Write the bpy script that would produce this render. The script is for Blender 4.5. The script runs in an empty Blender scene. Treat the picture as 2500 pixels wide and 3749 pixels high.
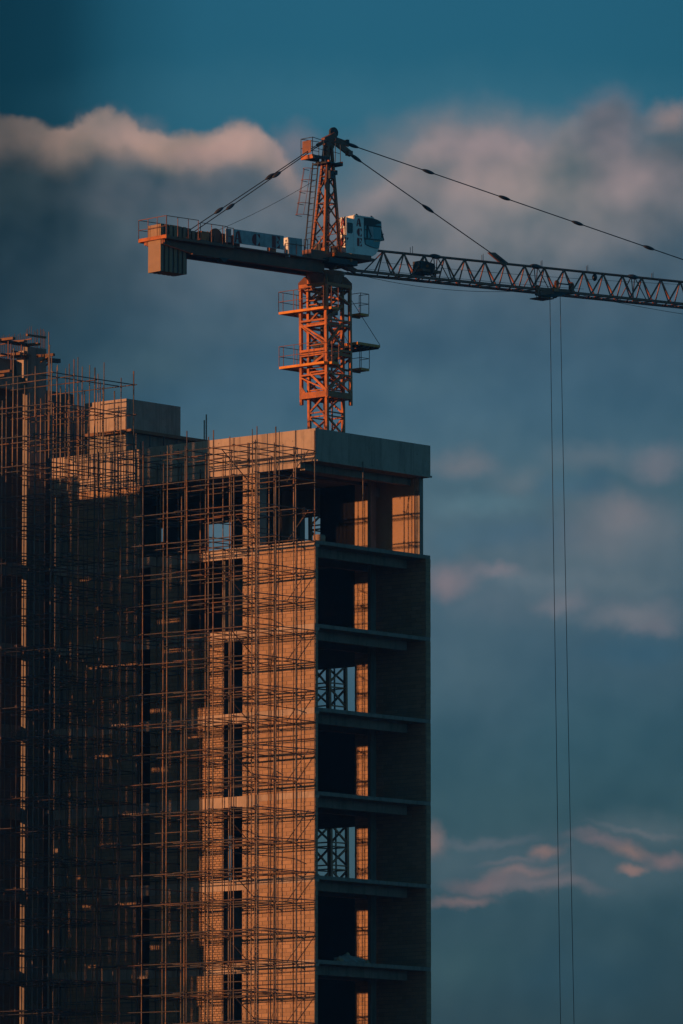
import bpy, math, random
from mathutils import Vector, Matrix
random.seed(7)
sc = bpy.context.scene
V = Vector
R = math.radians

# ------------------------------------------------------------------ camera
# site axes: X along the open end of the tower, Y along the scaffolded side, Z up; the tower's corner stands at (0, 0)
FPX, CX, CY, HOR, CAMH, DIST = 16700.0, 784.0, 1175.7, 3226.0, 1.6, 342.0
TH = R(40.9)
D = V((math.cos(TH), math.sin(TH), 0))
RT = V((math.sin(TH), -math.cos(TH), 0))
PIT = math.atan((HOR - CY) / FPX)
CAM = D * -DIST + RT * 1.24 + V((0, 0, CAMH))
FW = D * math.cos(PIT) + V((0, 0, math.sin(PIT)))
UP = RT.cross(FW)
cd = bpy.data.cameras.new('camera'); cam = bpy.data.objects.new('camera', cd); sc.collection.objects.link(cam)
cam.matrix_world = Matrix.Translation(CAM) @ Matrix((RT, UP, -FW)).transposed().to_4x4()
cd.sensor_fit = 'VERTICAL'; cd.sensor_height = 36; cd.lens = FPX / 2351.4 * 36
cd.clip_start = 1; cd.clip_end = 20000
sc.camera = cam

def ray(x, y):
    return FW * FPX + RT * (x - CX) - UP * (y - CY)
def on_plane(x, y, p0, n):
    d = ray(x, y); return CAM + d * ((p0 - CAM).dot(n) / d.dot(n))
def zat(u, v, y):                       # height at plan position (u, v) whose image lies in row y
    lo, hi = -20.0, 90.0
    for _ in range(40):
        m = (lo + hi) / 2; q = V((u, v, m)) - CAM
        if CY - q.dot(UP) / q.dot(FW) * FPX > y: lo = m
        else: hi = m
    return (lo + hi) / 2
def vx(x, u=0.0, y=1300):               # distance along the side face for a column x, on the plane X = u
    return on_plane(x, y, V((u, 0, 0)), V((1, 0, 0))).y

# ------------------------------------------------------------------ sky, sun, exposure
SUN_EL, SUN_AZ = 4.2, 9.9
S = V((-math.cos(R(SUN_EL)) * math.cos(R(SUN_AZ)), math.cos(R(SUN_EL)) * math.sin(R(SUN_AZ)), math.sin(R(SUN_EL))))
sl = bpy.data.lights.new('sun', 'SUN'); so = bpy.data.objects.new('sun', sl); sc.collection.objects.link(so)
sl.energy = 4.5; sl.angle = R(0.5); sl.color = (1.0, 0.47, 0.20)
so.rotation_mode = 'QUATERNION'; so.rotation_quaternion = S.to_track_quat('Z', 'Y')

def srgb(h):
    h = h.lstrip('#'); c = [int(h[i:i + 2], 16) / 255 for i in (0, 2, 4)]
    return [x / 12.92 if x <= .04045 else ((x + .055) / 1.055) ** 2.4 for x in c]

w = bpy.data.worlds.new('World'); sc.world = w; w.use_nodes = True
nt = w.node_tree; N = nt.nodes; L = nt.links; N.clear()
def nd(t, **k):
    n = N.new(t)
    for a, b in k.items(): setattr(n, a, b)
    return n
def put(sock, v):
    if v is None: return
    if isinstance(v, bpy.types.NodeSocket): L.new(v, sock)
    else: sock.default_value = v
def M_(op, a, b=None, c=None, clamp=False):
    n = nd('ShaderNodeMath', operation=op, use_clamp=clamp); put(n.inputs[0], a); put(n.inputs[1], b); put(n.inputs[2], c); return n.outputs[0]
def VM(op, a, b):
    n = nd('ShaderNodeVectorMath', operation=op); put(n.inputs[0], a); put(n.inputs[1], b)
    return n.outputs['Value'] if op == 'DOT_PRODUCT' else n.outputs[0]
def smooth(x, a, b):
    n = nd('ShaderNodeMapRange', interpolation_type='SMOOTHSTEP'); put(n.inputs['Value'], x)
    n.inputs['From Min'].default_value = a; n.inputs['From Max'].default_value = b; return n.outputs[0]
def mixc(f, a, b, mode='MIX'):
    n = nd('ShaderNodeMix', data_type='RGBA', blend_type=mode); put(n.inputs[0], f); put(n.inputs[6], a); put(n.inputs[7], b); return n.outputs[2]
def ramp(x, stops, interp='B_SPLINE'):
    n = nd('ShaderNodeValToRGB'); put(n.inputs[0], x); r = n.color_ramp; r.interpolation = interp
    while len(r.elements) > 1: r.elements.remove(r.elements[0])
    for i, (p, c) in enumerate(stops):
        e = r.elements[0] if i == 0 else r.elements.new(p)
        e.position = p; e.color = (c, c, c, 1) if isinstance(c, float) else (*c, 1)
    return n.outputs[0]
def noise3(vec, s, det=4, rough=.5):
    n = nd('ShaderNodeTexNoise'); put(n.inputs['Vector'], vec); n.inputs['Scale'].default_value = s; n.inputs['Detail'].default_value = det
    n.inputs['Roughness'].default_value = rough; return n
dirn = nd('ShaderNodeTexCoord').outputs['Generated']
dr, df = VM('DOT_PRODUCT', dirn, tuple(RT)), VM('DOT_PRODUCT', dirn, tuple(D))
az = M_('ARCTAN2', dr, df)
sep = nd('ShaderNodeSeparateXYZ'); L.new(dirn, sep.inputs[0])
el = M_('ARCSINE', sep.outputs[2])
X0 = M_('MULTIPLY_ADD', az, FPX, CX)                       # bearing and height of a direction, in 1/16700 rad
Y0 = M_('MULTIPLY_ADD', el, -FPX, CY + FPX * PIT)
n1 = noise3(dirn, 60, 3); n2 = noise3(dirn, 190, 4, .55)
def wob(base, ch, a1, a2):
    s1 = nd('ShaderNodeSeparateColor'); L.new(n1.outputs['Color'], s1.inputs[0])
    s2 = nd('ShaderNodeSeparateColor'); L.new(n2.outputs['Color'], s2.inputs[0])
    q = M_('MULTIPLY_ADD', M_('SUBTRACT', s1.outputs[ch], .5), a1, base)
    return M_('MULTIPLY_ADD', M_('SUBTRACT', s2.outputs[ch], .5), a2, q)
X, Y = wob(X0, 0, 150, 75), wob(Y0, 1, 95, 62)
sky = nd('ShaderNodeTexSky', sky_type='NISHITA', sun_disc=False, sun_elevation=R(SUN_EL), sun_rotation=math.atan2(S.x, S.y))
sky.air_density = 1.0; sky.dust_density = 1.2; sky.ozone_density = 2.0
SKYK = (0.29, 1.14, 1.60)
base = mixc(1.0, sky.outputs[0], (*SKYK, 1), 'MULTIPLY')
# cloud bank: a rolling top edge, grey blue slate under it
topx = [(-700, 300), (0, 272), (95, 268), (135, 296), (190, 280), (235, 246), (320, 252), (370, 290), (470, 300), (530, 285), (580, 283), (625, 300), (665, 345), (740, 420), (850, 425),
        (905, 350), (965, 285), (1060, 270), (1180, 285), (1260, 335), (1320, 260), (1400, 222), (1470, 228), (1525, 270), (1600, 245), (1900, 300), (2400, 330)]
xt = M_('DIVIDE', M_('ADD', X, 700.0), 3100.0, clamp=True)
top = M_('MULTIPLY', ramp(xt, [((a + 700) / 3100, b / 600) for a, b in topx]), 600)
depth = M_('SUBTRACT', Y, top)                              # how far below the cloud top
soft = ramp(xt, [((a + 700) / 3100, b) for a, b in [(0, .28), (640, .26), (700, .9), (900, .8), (1000, .3), (1250, .4), (1300, .6), (1600, .4)]])
cm = M_('DIVIDE', M_('ADD', depth, 6.0), M_('MULTIPLY', soft, 95.0), clamp=True)
cm = smooth(cm, 0, 1)
yn = M_('DIVIDE', Y, 2600.0, clamp=True)
def yr(lst): return [(y / 2600, srgb(c)) for y, c in lst]
slate = ramp(yn, yr([(0, '5d6a74'), (330, '606a73'), (470, '57656f'), (620, '4d6271'), (760, '3f5d70'), (900, '3f6074'), (1000, '47687a'), (1120, '4c6875'), (1300, '4e6775'), (1480, '446070'),
                     (1650, '385968'), (1850, '37565f'), (1960, '3c5863'), (2120, '33505b'), (2350, '2f4751'), (2600, '3a5258')]))
# lens vignette put into the sky colour as darkening towards the left
dim = ramp(M_('DIVIDE', M_('ADD', X0, 5000.0), 10000.0, clamp=True), [(0, .9), (.35, .75), (.485, .33), (.50, .31), (.5132, .37), (.528, .72), (.545, .95), (.575, 1.0), (.63, .96), (.67, .86), (1, .9)], 'LINEAR')
vignette_col = nd('ShaderNodeCombineColor'); put(vignette_col.inputs[0], M_('POWER', dim, 1.35)); put(vignette_col.inputs[1], dim); put(vignette_col.inputs[2], M_('POWER', dim, .95))
cold = mixc(1.0, mixc(cm, base, slate), vignette_col.outputs[0], 'MULTIPLY')
def blob(colr, cx, cy, rx, ry, hexc, k, soft=1.0, wobble=True):
    xx, yy = (X, Y) if wobble else (X0, Y0)
    a = M_('DIVIDE', M_('SUBTRACT', xx, float(cx)), float(rx)); b = M_('DIVIDE', M_('SUBTRACT', yy, float(cy)), float(ry))
    d = M_('SQRT', M_('ADD', M_('MULTIPLY', a, a), M_('MULTIPLY', b, b)))
    m = M_('MULTIPLY', smooth(d, 1.0 + soft * .4, max(0.0, 1.0 - soft)), k)
    return mixc(m, colr, (*srgb(hexc), 1))
# sunlit rims of the bank
rim = M_('MULTIPLY', smooth(depth, 150, 40), smooth(X, 760, 600))
rim = M_('MULTIPLY', M_('MULTIPLY', rim, cm), .95)
cold = mixc(rim, cold, ramp(M_('DIVIDE', M_('ADD', X0, 700.0), 3100.0, clamp=True), [(0, srgb('5c5553')), (.23, srgb('665d5a')), (.29, srgb('8f7d74')), (.36, srgb('9c857a')), (.45, srgb('a08c86'))], 'LINEAR'))  # rim colours darken leftward too, following the painted lens vignette
for b in [(1000, 250, 800, 110, '3c6f84', .55), (1120, 440, 330, 170, '979089', .75), (1090, 400, 260, 150, '8d8285', .75), (1120, 330, 190, 60, '93858a', .5), (1420, 300, 90, 90, '85797f', .7), (1560, 262, 60, 40, '91807f', .8), (1480, 410, 150, 70, '857a80', .6),
          (850, 480, 260, 100, '7a797f', .6), (1150, 530, 340, 80, '7b7d84', .5), (1480, 450, 170, 110, '7d7a7e', .6), (560, 330, 60, 45, 'a18a84', .8), (690, 350, 70, 60, '8f7f83', .5), (290, 290, 90, 40, 'a08a84', .6), (470, 360, 110, 34, '9a8481', .55),
          (400, 450, 260, 60, '5f646d', .6), (140, 640, 300, 150, '2f4450', .6), (600, 600, 260, 160, '5b6a75', .6), (230, 800, 300, 90, '2c4857', .6), (1000, 880, 180, 60, '4f6e7d', .5), (1250, 950, 150, 60, '3f6073', .5),
          (480, 760, 200, 60, '4b6371', .6), (330, 850, 200, 60, '45606c', .5),
          # small broken clouds right of the tower
          (1060, 1068, 75, 34, '6d737b', .75), (1190, 1110, 90, 40, '60707a', .6), (1360, 1050, 120, 40, '69757f', .55), (1530, 1060, 80, 45, '757780', .75), (1290, 1125, 70, 32, '45677a', .6), (1370, 1120, 55, 40, '3b6075', .6),
          (1100, 1160, 150, 30, '5f7e8a', .5), (1200, 1230, 170, 45, '3f6175', .85), (1040, 1240, 60, 40, '456678', .6), (1430, 1210, 170, 90, '70757d', .75), (1450, 1180, 70, 50, '7d7a80', .6), (1360, 1240, 90, 45, '71757d', .5),
          (1040, 1325, 70, 45, '84787e', .8), (1150, 1318, 60, 22, '807a82', .8), (1250, 1340, 110, 26, '687883', .5), (1300, 1380, 60, 24, '7d7a82', .6), (1440, 1350, 130, 30, '5f7079', .5), (1450, 1410, 120, 34, '73767e', .75), (1500, 1440, 70, 24, '77757d', .5),
          (1130, 1400, 120, 50, '5b6c79', .5), (1480, 1490, 150, 40, '33586c', .6), (1400, 1700, 260, 140, '315562', .4), (1080, 1560, 150, 150, '4b6571', .45),
          (1250, 1990, 420, 75, '4e626c', .6), (1500, 1900, 160, 40, '586870', .5), (1350, 1300, 330, 120, '64717a', .45), (1000, 1935, 32, 42, '84716f', .85), (1120, 1930, 130, 14, '5d6770', .6), (1255, 1962, 42, 16, '8a726f', .85), (1190, 2010, 90, 20, '7c6e70', .85), (1110, 2035, 90, 24, '77696d', .85), (1240, 2040, 150, 18, '6c696f', .8), (1050, 2070, 80, 14, '7a6b6d', .8),
          (1380, 1935, 80, 18, '71696f', .85), (1450, 1950, 52, 20, '846f6c', .85), (1462, 1990, 40, 14, '8a716c', .8), (1540, 1965, 60, 22, '796a6d', .8), (1470, 1905, 110, 10, '5f686f', .7), (1180, 1980, 90, 10, '6a696f', .6), (1300, 2240, 220, 90, '2f505f', .4), (1050, 2220, 150, 90, '3a585f', .5)]:
    cold = blob(cold, *b, 1.0)
# billows: the side of each puff turned to the low sun is a little brighter
mpz = nd('ShaderNodeMapping'); L.new(dirn, mpz.inputs[0]); mpz.inputs['Location'].default_value = tuple(V((0, 0, 1)) * .003 - RT * .0015)
na = noise3(dirn, 75, 3, .45); nb_ = noise3(mpz.outputs[0], 75, 3, .45)
rel = M_('MULTIPLY', M_('SUBTRACT', na.outputs[0], nb_.outputs[0]), cm)
rel = M_('MULTIPLY_ADD', rel, M_('MULTIPLY_ADD', smooth(Y0, 900, 350), .65, .35), 0.0)
relc = nd('ShaderNodeCombineColor')
for i_, k_ in enumerate((2.6, 1.6, 1.25)): put(relc.inputs[i_], M_('MAXIMUM', M_('MULTIPLY_ADD', rel, k_, 1.0), .4))
cold = mixc(1.0, cold, relc.outputs[0], 'MULTIPLY')
# away from the cloud bank in view the same bank goes on round the horizon, broken up by soft noise
n3 = noise3(dirn, 9, 5)
far = smooth(M_('ABSOLUTE', M_('SUBTRACT', X0, 800.0)), 1500, 5000)
bank = ramp(M_('DIVIDE', Y0, 4000.0, clamp=True), [(0, 0.0), (.12, .5), (.4, .9), (1, 1.0)])
sd = VM('DOT_PRODUCT', dirn, tuple(S))
fcl = mixc(smooth(sd, .75, -.15), (*srgb('143447'), 1), (*srgb('5cb6dc'), 1))     # clouds towards the low sun are seen from their dark side
farc = mixc(M_('MULTIPLY', bank, M_('MULTIPLY_ADD', smooth(n3.outputs[0], .35, .65), .12, .88)), base, fcl)
allc = mixc(far, cold, farc)
# warm evening light low in the sky round the sun
glow = M_('MULTIPLY', M_('POWER', M_('MAXIMUM', sd, 0.0), 260.0), .45)
allc = mixc(glow, allc, (.95, .42, .16, 1))
bg1 = nd('ShaderNodeBackground'); L.new(allc, bg1.inputs[0]); bg1.inputs[1].default_value = 1.0
wo = nd('ShaderNodeOutputWorld'); L.new(bg1.outputs[0], wo.inputs[0])
# the physical sky is scaled where it enters the mix
SKY_STRENGTH = 0.06
base_node = base.node
L.new(mixc(1.0, sky.outputs[0], (SKY_STRENGTH,) * 3 + (1,), 'MULTIPLY'), base_node.inputs[6])
sc.view_settings.view_transform = 'Standard'; sc.view_settings.look = 'None'; sc.view_settings.exposure = 0.0; sc.view_settings.gamma = 1.0
sc.view_settings.use_curve_mapping = False
HAZE = .00014
sc.cycles.max_bounces = 5; sc.cycles.diffuse_bounces = 2

# ------------------------------------------------------------------ materials
def material(name, col, rough=.8, metal=0.0, var=.15, scale=2.0, dirt=None, dirt_amt=0.0, dirt_scale=1.2, streak=0.0, bump=.2, per_obj=0.0, island=0.0, spec=.3, joints=None, pits=0.0):
    m = bpy.data.materials.new(name); m.use_nodes = True
    global N, L
    sN, sL = N, L
    N, L = m.node_tree.nodes, m.node_tree.links
    b = N['Principled BSDF']; b.inputs['Roughness'].default_value = rough; b.inputs['Metallic'].default_value = metal
    b.inputs['Specular IOR Level'].default_value = spec
    pos = nd('ShaderNodeNewGeometry').outputs['Position']
    n = noise3(pos, scale, 6, .6); f = M_('MULTIPLY_ADD', M_('SUBTRACT', n.outputs[0], .5), var * 3, 1.0)
    n0 = noise3(pos, scale * 9, 3, .6); f = M_('MULTIPLY', f, M_('MULTIPLY_ADD', M_('SUBTRACT', n0.outputs[0], .5), var * 1.4, 1.0))
    if streak:
        mp = nd('ShaderNodeMapping'); L.new(pos, mp.inputs[0]); mp.inputs['Scale'].default_value = (2.2, 2.2, .22)
        ns = noise3(mp.outputs[0], 1.6, 5, .65); f = M_('MULTIPLY', f, M_('MULTIPLY_ADD', smooth(ns.outputs[0], .46, .68), -streak, 1.0))
    if per_obj:
        f = M_('MULTIPLY', f, M_('MULTIPLY_ADD', M_('SUBTRACT', nd('ShaderNodeObjectInfo').outputs['Random'], .5), per_obj * 2, 1.0))
    if island:
        rnd = M_('FRACT', M_('ADD', nd('ShaderNodeNewGeometry').outputs['Random Per Island'], nd('ShaderNodeObjectInfo').outputs['Random']))
        f = M_('MULTIPLY', f, M_('MULTIPLY_ADD', M_('SUBTRACT', rnd, .5), island * 2, 1.0))
    if joints:
        sp = nd('ShaderNodeSeparateXYZ'); L.new(pos, sp.inputs[0])
        q = M_('DIVIDE', M_('ADD', sp.outputs[0], sp.outputs[1]), joints)
        wn = nd('ShaderNodeTexWhiteNoise', noise_dimensions='1D'); L.new(M_('FLOOR', q), wn.inputs['W'])
        f = M_('MULTIPLY', f, M_('MULTIPLY_ADD', M_('SUBTRACT', wn.outputs[0], .5), .22, 1.0))
        fr = M_('ABSOLUTE', M_('SUBTRACT', M_('FRACT', q), .5))
        f = M_('MULTIPLY', f, M_('MULTIPLY_ADD', smooth(fr, .488, .497), -.3, 1.0))
    if pits:
        vo = nd('ShaderNodeTexVoronoi'); L.new(pos, vo.inputs['Vector']); vo.inputs['Scale'].default_value = 2.3
        f = M_('MULTIPLY', f, M_('MULTIPLY_ADD', smooth(vo.outputs['Distance'], .11, .05), -pits, 1.0))
    c = mixc(1.0, (*col, 1), f, 'MULTIPLY')
    if dirt:
        nn = noise3(pos, dirt_scale, 7, .7); c = mixc(M_('MULTIPLY', smooth(nn.outputs[0], .45, .68), dirt_amt), c, (*dirt, 1))
    L.new(c, b.inputs['Base Color'])
    if bump:
        bn = nd('ShaderNodeBump'); bn.inputs['Strength'].default_value = bump; bn.inputs['Distance'].default_value = .03
        nb = noise3(pos, scale * 6, 5, .6); L.new(nb.outputs[0], bn.inputs['Height']); L.new(bn.outputs[0], b.inputs['Normal'])
    N, L = sN, sL
    return m
MT = {}
MT['concrete'] = material('cast_concrete', (.37, .275, .215), .85, var=.11, scale=1.1, streak=.3, joints=2.4, pits=.45, dirt=(.20, .15, .12), dirt_amt=.4)
MT['shade_black'] = material('painted_shade_black', (.007, .007, .008), 1.0, var=.3, scale=3, bump=0, spec=0.0)  # near-black colour stands in for shade where sun would reach the back wall
MT['interior'] = material('shade_dark_concrete', (.10, .088, .078), .95, var=.25, scale=1.5)  # darkened so the rooms look unlit; the shade is in the colour
MT['concrete_dk'] = material('raw_concrete', (.23, .185, .15), .9, var=.2, scale=.9, streak=.35, dirt=(.14, .11, .09), dirt_amt=.5)
MT['block'] = material('aerated_block', (.33, .20, .12), .92, var=.10, scale=5, island=.16, dirt=(.2, .13, .09), dirt_amt=.3, bump=.35)
MT['mortar'] = material('mortar', (.17, .125, .10), .95, var=.2, scale=6)
MT['joint'] = material('deep_mortar_joint', (.055, .042, .034), .95, var=.2, scale=6)
MT['ballast'] = material('ballast_concrete', (.29, .185, .125), .85, var=.12, scale=2.4, dirt=(.45, .26, .1), dirt_amt=.35, per_obj=.1)
MT['orange'] = material('orange_crane_paint', (.43, .125, .028), .5, var=.18, scale=2.5, dirt=(.13, .06, .035), dirt_amt=.7, dirt_scale=2.2, per_obj=.1, bump=.05)
MT['yellow'] = material('yellow_orange_paint', (.62, .215, .025), .5, var=.14, scale=2.5, dirt=(.2, .08, .03), dirt_amt=.4, dirt_scale=2.2, per_obj=.06, bump=.05)
MT['pane'] = material('light_tinted_pane', (.03, .17, .20), .12, var=.12, scale=3, bump=0, spec=.6)  # opaque; the teal colour stands for daylight coming through the cab
MT['faded'] = material('dirty_orange_paint', (.30, .105, .04), .55, var=.2, scale=2.5, dirt=(.09, .05, .035), dirt_amt=.7, dirt_scale=1.8, per_obj=.15, bump=.05)
MT['rust'] = material('oxide_red_steel', (.21, .085, .05), .6, var=.25, scale=2, dirt=(.07, .045, .035), dirt_amt=.5, per_obj=.12, bump=.05)
MT['dark'] = material('dark_steel', (.035, .035, .038), .55, var=.3, scale=4, per_obj=.15, bump=0)
MT['tube'] = material('scaffold_tube', (.055, .05, .048), .5, metal=.1, var=.35, scale=2.5, dirt=(.26, .105, .035), dirt_amt=.6, dirt_scale=.42, per_obj=.4, bump=0, spec=.4)
MT['pole'] = material('upright_tube', (.10, .078, .062), .5, metal=.1, var=.35, scale=2.5, dirt=(.36, .15, .045), dirt_amt=.7, dirt_scale=.38, per_obj=.45, bump=0, spec=.4)
MT['rope'] = material('wire_rope', (.03, .032, .035), .6, var=.1, bump=0)
MT['white'] = material('white_cab_paint', (.80, .76, .70), .4, var=.06, scale=1.6, dirt=(.42, .36, .3), dirt_amt=.3, dirt_scale=2.4, streak=.12, bump=.03)
MT['panel'] = material('grimy_white_sheet', (.42, .42, .42), .5, var=.12, scale=2, dirt=(.22, .2, .19), dirt_amt=.6, dirt_scale=1.6, streak=.3, bump=.05)
MT['red'] = material('dark_red_lettering', (.27, .035, .03), .6, var=.15, scale=5, bump=0)
MT['frame'] = material('black_rubber_frame', (.03, .035, .04), .5, var=.1, bump=0)
MT['wood'] = material('formwork_plank', (.17, .085, .045), .8, var=.3, scale=3, per_obj=.25)
MT['rebar'] = material('reinforcing_bar', (.09, .05, .035), .7, var=.2, scale=5, per_obj=.3, bump=0)
MT['rag'] = material('orange_cloth', (.45, .16, .07), .9, var=.25, scale=8)
MT['rubble'] = material('grey_rubble', (.24, .2, .17), .95, var=.3, scale=5, bump=.6)
MT['ground'] = material('packed_earth', (.045, .045, .04), .95, var=.3, scale=.08, dirt=(.03, .045, .025), dirt_amt=.8, dirt_scale=.03)
MT['cloth'] = material('bright_tarpaulin', (.42, .3, .2), .8, var=.2, scale=3)
def glass_mat():
    m = bpy.data.materials.new('tinted_glass'); m.use_nodes = True; n = m.node_tree.nodes; l = m.node_tree.links
    b = n['Principled BSDF']; b.inputs['Base Color'].default_value = (.01, .07, .085, 1); b.inputs['Roughness'].default_value = .08; b.inputs['Specular IOR Level'].default_value = .6
    t = n.new('ShaderNodeBsdfTransparent'); t.inputs[0].default_value = (.3, .62, .68, 1)
    mx = n.new('ShaderNodeMixShader'); mx.inputs[0].default_value = .42
    l.new(t.outputs[0], mx.inputs[1]); l.new(b.outputs[0], mx.inputs[2]); l.new(mx.outputs[0], n['Material Output'].inputs[0]); return m
MT['glass'] = glass_mat()

# ------------------------------------------------------------------ object helpers
WM = {}
MESH = {}
def link(name, mesh, M, parent):
    o = bpy.data.objects.new(name, mesh); sc.collection.objects.link(o)
    o.matrix_basis = M
    if parent is not None:
        o.parent = parent; o.matrix_parent_inverse = WM[parent.name].inverted()
    WM[o.name] = M.copy(); return o
def thing(name, label, cat, loc, group=None):
    o = bpy.data.objects.new(name, None); sc.collection.objects.link(o); o.location = loc
    WM[o.name] = Matrix.Translation(loc); o['label'] = label; o['category'] = cat
    if group: o['group'] = group
    return o
def tag(o, label, cat, group=None):
    o['label'] = label; o['category'] = cat
    if group: o['group'] = group
    return o
def mesh_of(verts, faces, mat, smooth_=False, name='shape'):
    me = bpy.data.meshes.new(name); me.from_pydata([tuple(v) for v in verts], [], faces); me.materials.append(MT[mat])
    if smooth_: me.polygons.foreach_set('use_smooth', [True] * len(me.polygons))
    me.update(); return me
CUBE_V = [(x, y, z) for z in (-.5, .5) for y in (-.5, .5) for x in (-.5, .5)]
CUBE_F = [(0, 2, 3, 1), (4, 5, 7, 6), (0, 1, 5, 4), (2, 6, 7, 3), (0, 4, 6, 2), (1, 3, 7, 5)]
def unit(kind, mat):
    k = (kind, mat)
    if k in MESH: return MESH[k]
    if kind == 'cube': me = mesh_of(CUBE_V, CUBE_F, mat)
    else:
        n = 8; vs = [(math.cos(2 * math.pi * i / n) * .5, math.sin(2 * math.pi * i / n) * .5, z) for z in (-.5, .5) for i in range(n)]
        me = mesh_of(vs, [(i, (i + 1) % n, n + (i + 1) % n, n + i) for i in range(n)] + [tuple(range(n - 1, -1, -1)), tuple(range(n, 2 * n))], mat)
        me.polygons.foreach_set('use_smooth', [True] * n + [False, False])
    MESH[k] = me; return me
XA, YA, ZA = V((1, 0, 0)), V((0, 1, 0)), V((0, 0, 1))
def frame_m(c, ax, ay, az_, size):
    m = Matrix((ax * size[0], ay * size[1], az_ * size[2])).transposed().to_4x4(); m.translation = c; return m
def box(name, parent, lo, hi, mat):
    lo, hi = V(lo), V(hi)
    return link(name, unit('cube', mat), frame_m((lo + hi) / 2, XA, YA, ZA, hi - lo), parent)
def obox(name, parent, c, ax, ay, size, mat, az_=None):
    return link(name, unit('cube', mat), frame_m(V(c), ax, ay, az_ or ax.cross(ay).normalized(), size), parent)
def bar(name, parent, p, q, wd, mat, kind='cube', ref=None, wd2=None):
    p, q = V(p), V(q); z = (q - p); ln = z.length; z.normalize()
    ref = V(ref) if ref is not None else (ZA if abs(z.z) < .9 else XA)
    y = z.cross(ref).normalized(); x = y.cross(z)
    return link(name, unit(kind, mat), frame_m((p + q) / 2, x, y, z, (wd, wd2 or wd, ln)), parent)
def tube(name, parent, p, q, d, mat): return bar(name, parent, p, q, d, mat, 'tube')
def polyline(name, parent, pts, d, mat, sag=0):
    """one bent tube through the points"""
    vs, fs = [], []; n = 6
    for i, p in enumerate(pts):
        t = (pts[min(i + 1, len(pts) - 1)] - pts[max(i - 1, 0)]).normalized()
        a = t.cross(ZA if abs(t.z) < .9 else XA).normalized(); b = t.cross(a)
        for k in range(n): vs.append(p + (a * math.cos(k * 2 * math.pi / n) + b * math.sin(k * 2 * math.pi / n)) * d / 2)
    for i in range(len(pts) - 1):
        for k in range(n): fs.append((i * n + k, i * n + (k + 1) % n, (i + 1) * n + (k + 1) % n, (i + 1) * n + k))
    fs += [tuple(range(n - 1, -1, -1)), tuple(range((len(pts) - 1) * n, len(pts) * n))]
    return link(name, mesh_of(vs, fs, mat, True), Matrix(), parent)
def sagline(p, q, sag, n=14):
    return [p.lerp(q, i / n) - ZA * sag * 4 * (i / n) * (1 - i / n) for i in range(n + 1)]
def prism(name, parent, poly, org, ea, eb, en, t0, t1, mat):
    """polygon in the (ea, eb) plane, thick from t0 to t1 along en"""
    n = len(poly); vs = [org + ea * a + eb * b + en * t for t in (t0, t1) for a, b in poly]
    fs = [tuple(range(n)), tuple(range(2 * n - 1, n - 1, -1))] + [(i, n + i, n + (i + 1) % n, (i + 1) % n) for i in range(n)]
    me = mesh_of(vs, fs, mat)
    import bmesh
    bm = bmesh.new(); bm.from_mesh(me); bmesh.ops.recalc_face_normals(bm, faces=bm.faces); bm.to_mesh(me); bm.free()
    return link(name, me, Matrix(), parent)
def cylinder(name, parent, p, q, d, mat): return bar(name, parent, p, q, d, mat, 'tube')
def blob_mesh(p, q, r, mat, n=8, rings=6):
    """spindle from p to q"""
    z = (q - p).normalized(); a = z.cross(ZA if abs(z.z) < .9 else XA).normalized(); b = z.cross(a); vs, fs = [], []
    for i in range(rings + 1):
        t = i / rings; rr = r * (math.sin(math.pi * (.08 + .84 * t)) ** .7)
        for k in range(n): vs.append(p.lerp(q, t) + (a * math.cos(k * 2 * math.pi / n) + b * math.sin(k * 2 * math.pi / n)) * rr)
    for i in range(rings):
        for k in range(n): fs.append((i * n + k, i * n + (k + 1) % n, (i + 1) * n + (k + 1) % n, (i + 1) * n + k))
    fs += [tuple(range(n - 1, -1, -1)), tuple(range(rings * n, rings * n + n))]
    return mesh_of(vs, fs, mat, True)
LETTER = {
 'A': [[(0, 0), (.20, 0), (.27, .28), (.5, .28), (.52, .38), (.29, .38), (.38, .92), (.26, .92)], [(.38, 1), (.68, 1), (1, 0), (.62, 0)]],
 'C': [[(.55, 1), (.3, .95), (.1, .8), (0, .5), (.1, .2), (.3, .05), (.55, 0)], [(.66, .98), (1, 1), (1, .64), (.86, .78)], [(.66, .02), (1, 0), (1, .36), (.86, .22)]],
 'E': [[(0, 0), (.48, 0), (.48, 1), (0, 1)], [(.58, 1), (1, 1), (1, .64)], [(.58, .5), (.84, .67), (.84, .33)], [(.58, 0), (1, 0), (1, .36)]]}
def letter(ch, parent, org, ea, eb, w_, h_, en):
    vs, fs = [], []
    for poly in LETTER[ch]:
        n = len(poly); k = len(vs)
        vs += [org + ea * (a * w_) + eb * (b * h_) + en * t for t in (0, .012) for a, b in poly]
        fs += [tuple(range(k, k + n)), tuple(range(k + 2 * n - 1, k + n - 1, -1))] + [(k + i, k + n + i, k + n + (i + 1) % n, k + (i + 1) % n) for i in range(n)]
    me = mesh_of(vs, fs, 'red')
    import bmesh
    bm = bmesh.new(); bm.from_mesh(me); bmesh.ops.recalc_face_normals(bm, faces=bm.faces); bm.to_mesh(me); bm.free()
    o = link('letter', me, Matrix(), parent); o['label'] = 'dark red stencil letter ' + ch; return o

# ------------------------------------------------------------------ ground
g = mesh_of([(-6000, -6000, 0), (6000, -6000, 0), (6000, 6000, 0), (-6000, 6000, 0)], [(0, 1, 2, 3)], 'ground')
g = link('ground', g, Matrix(), None); g['kind'] = 'structure'

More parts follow.
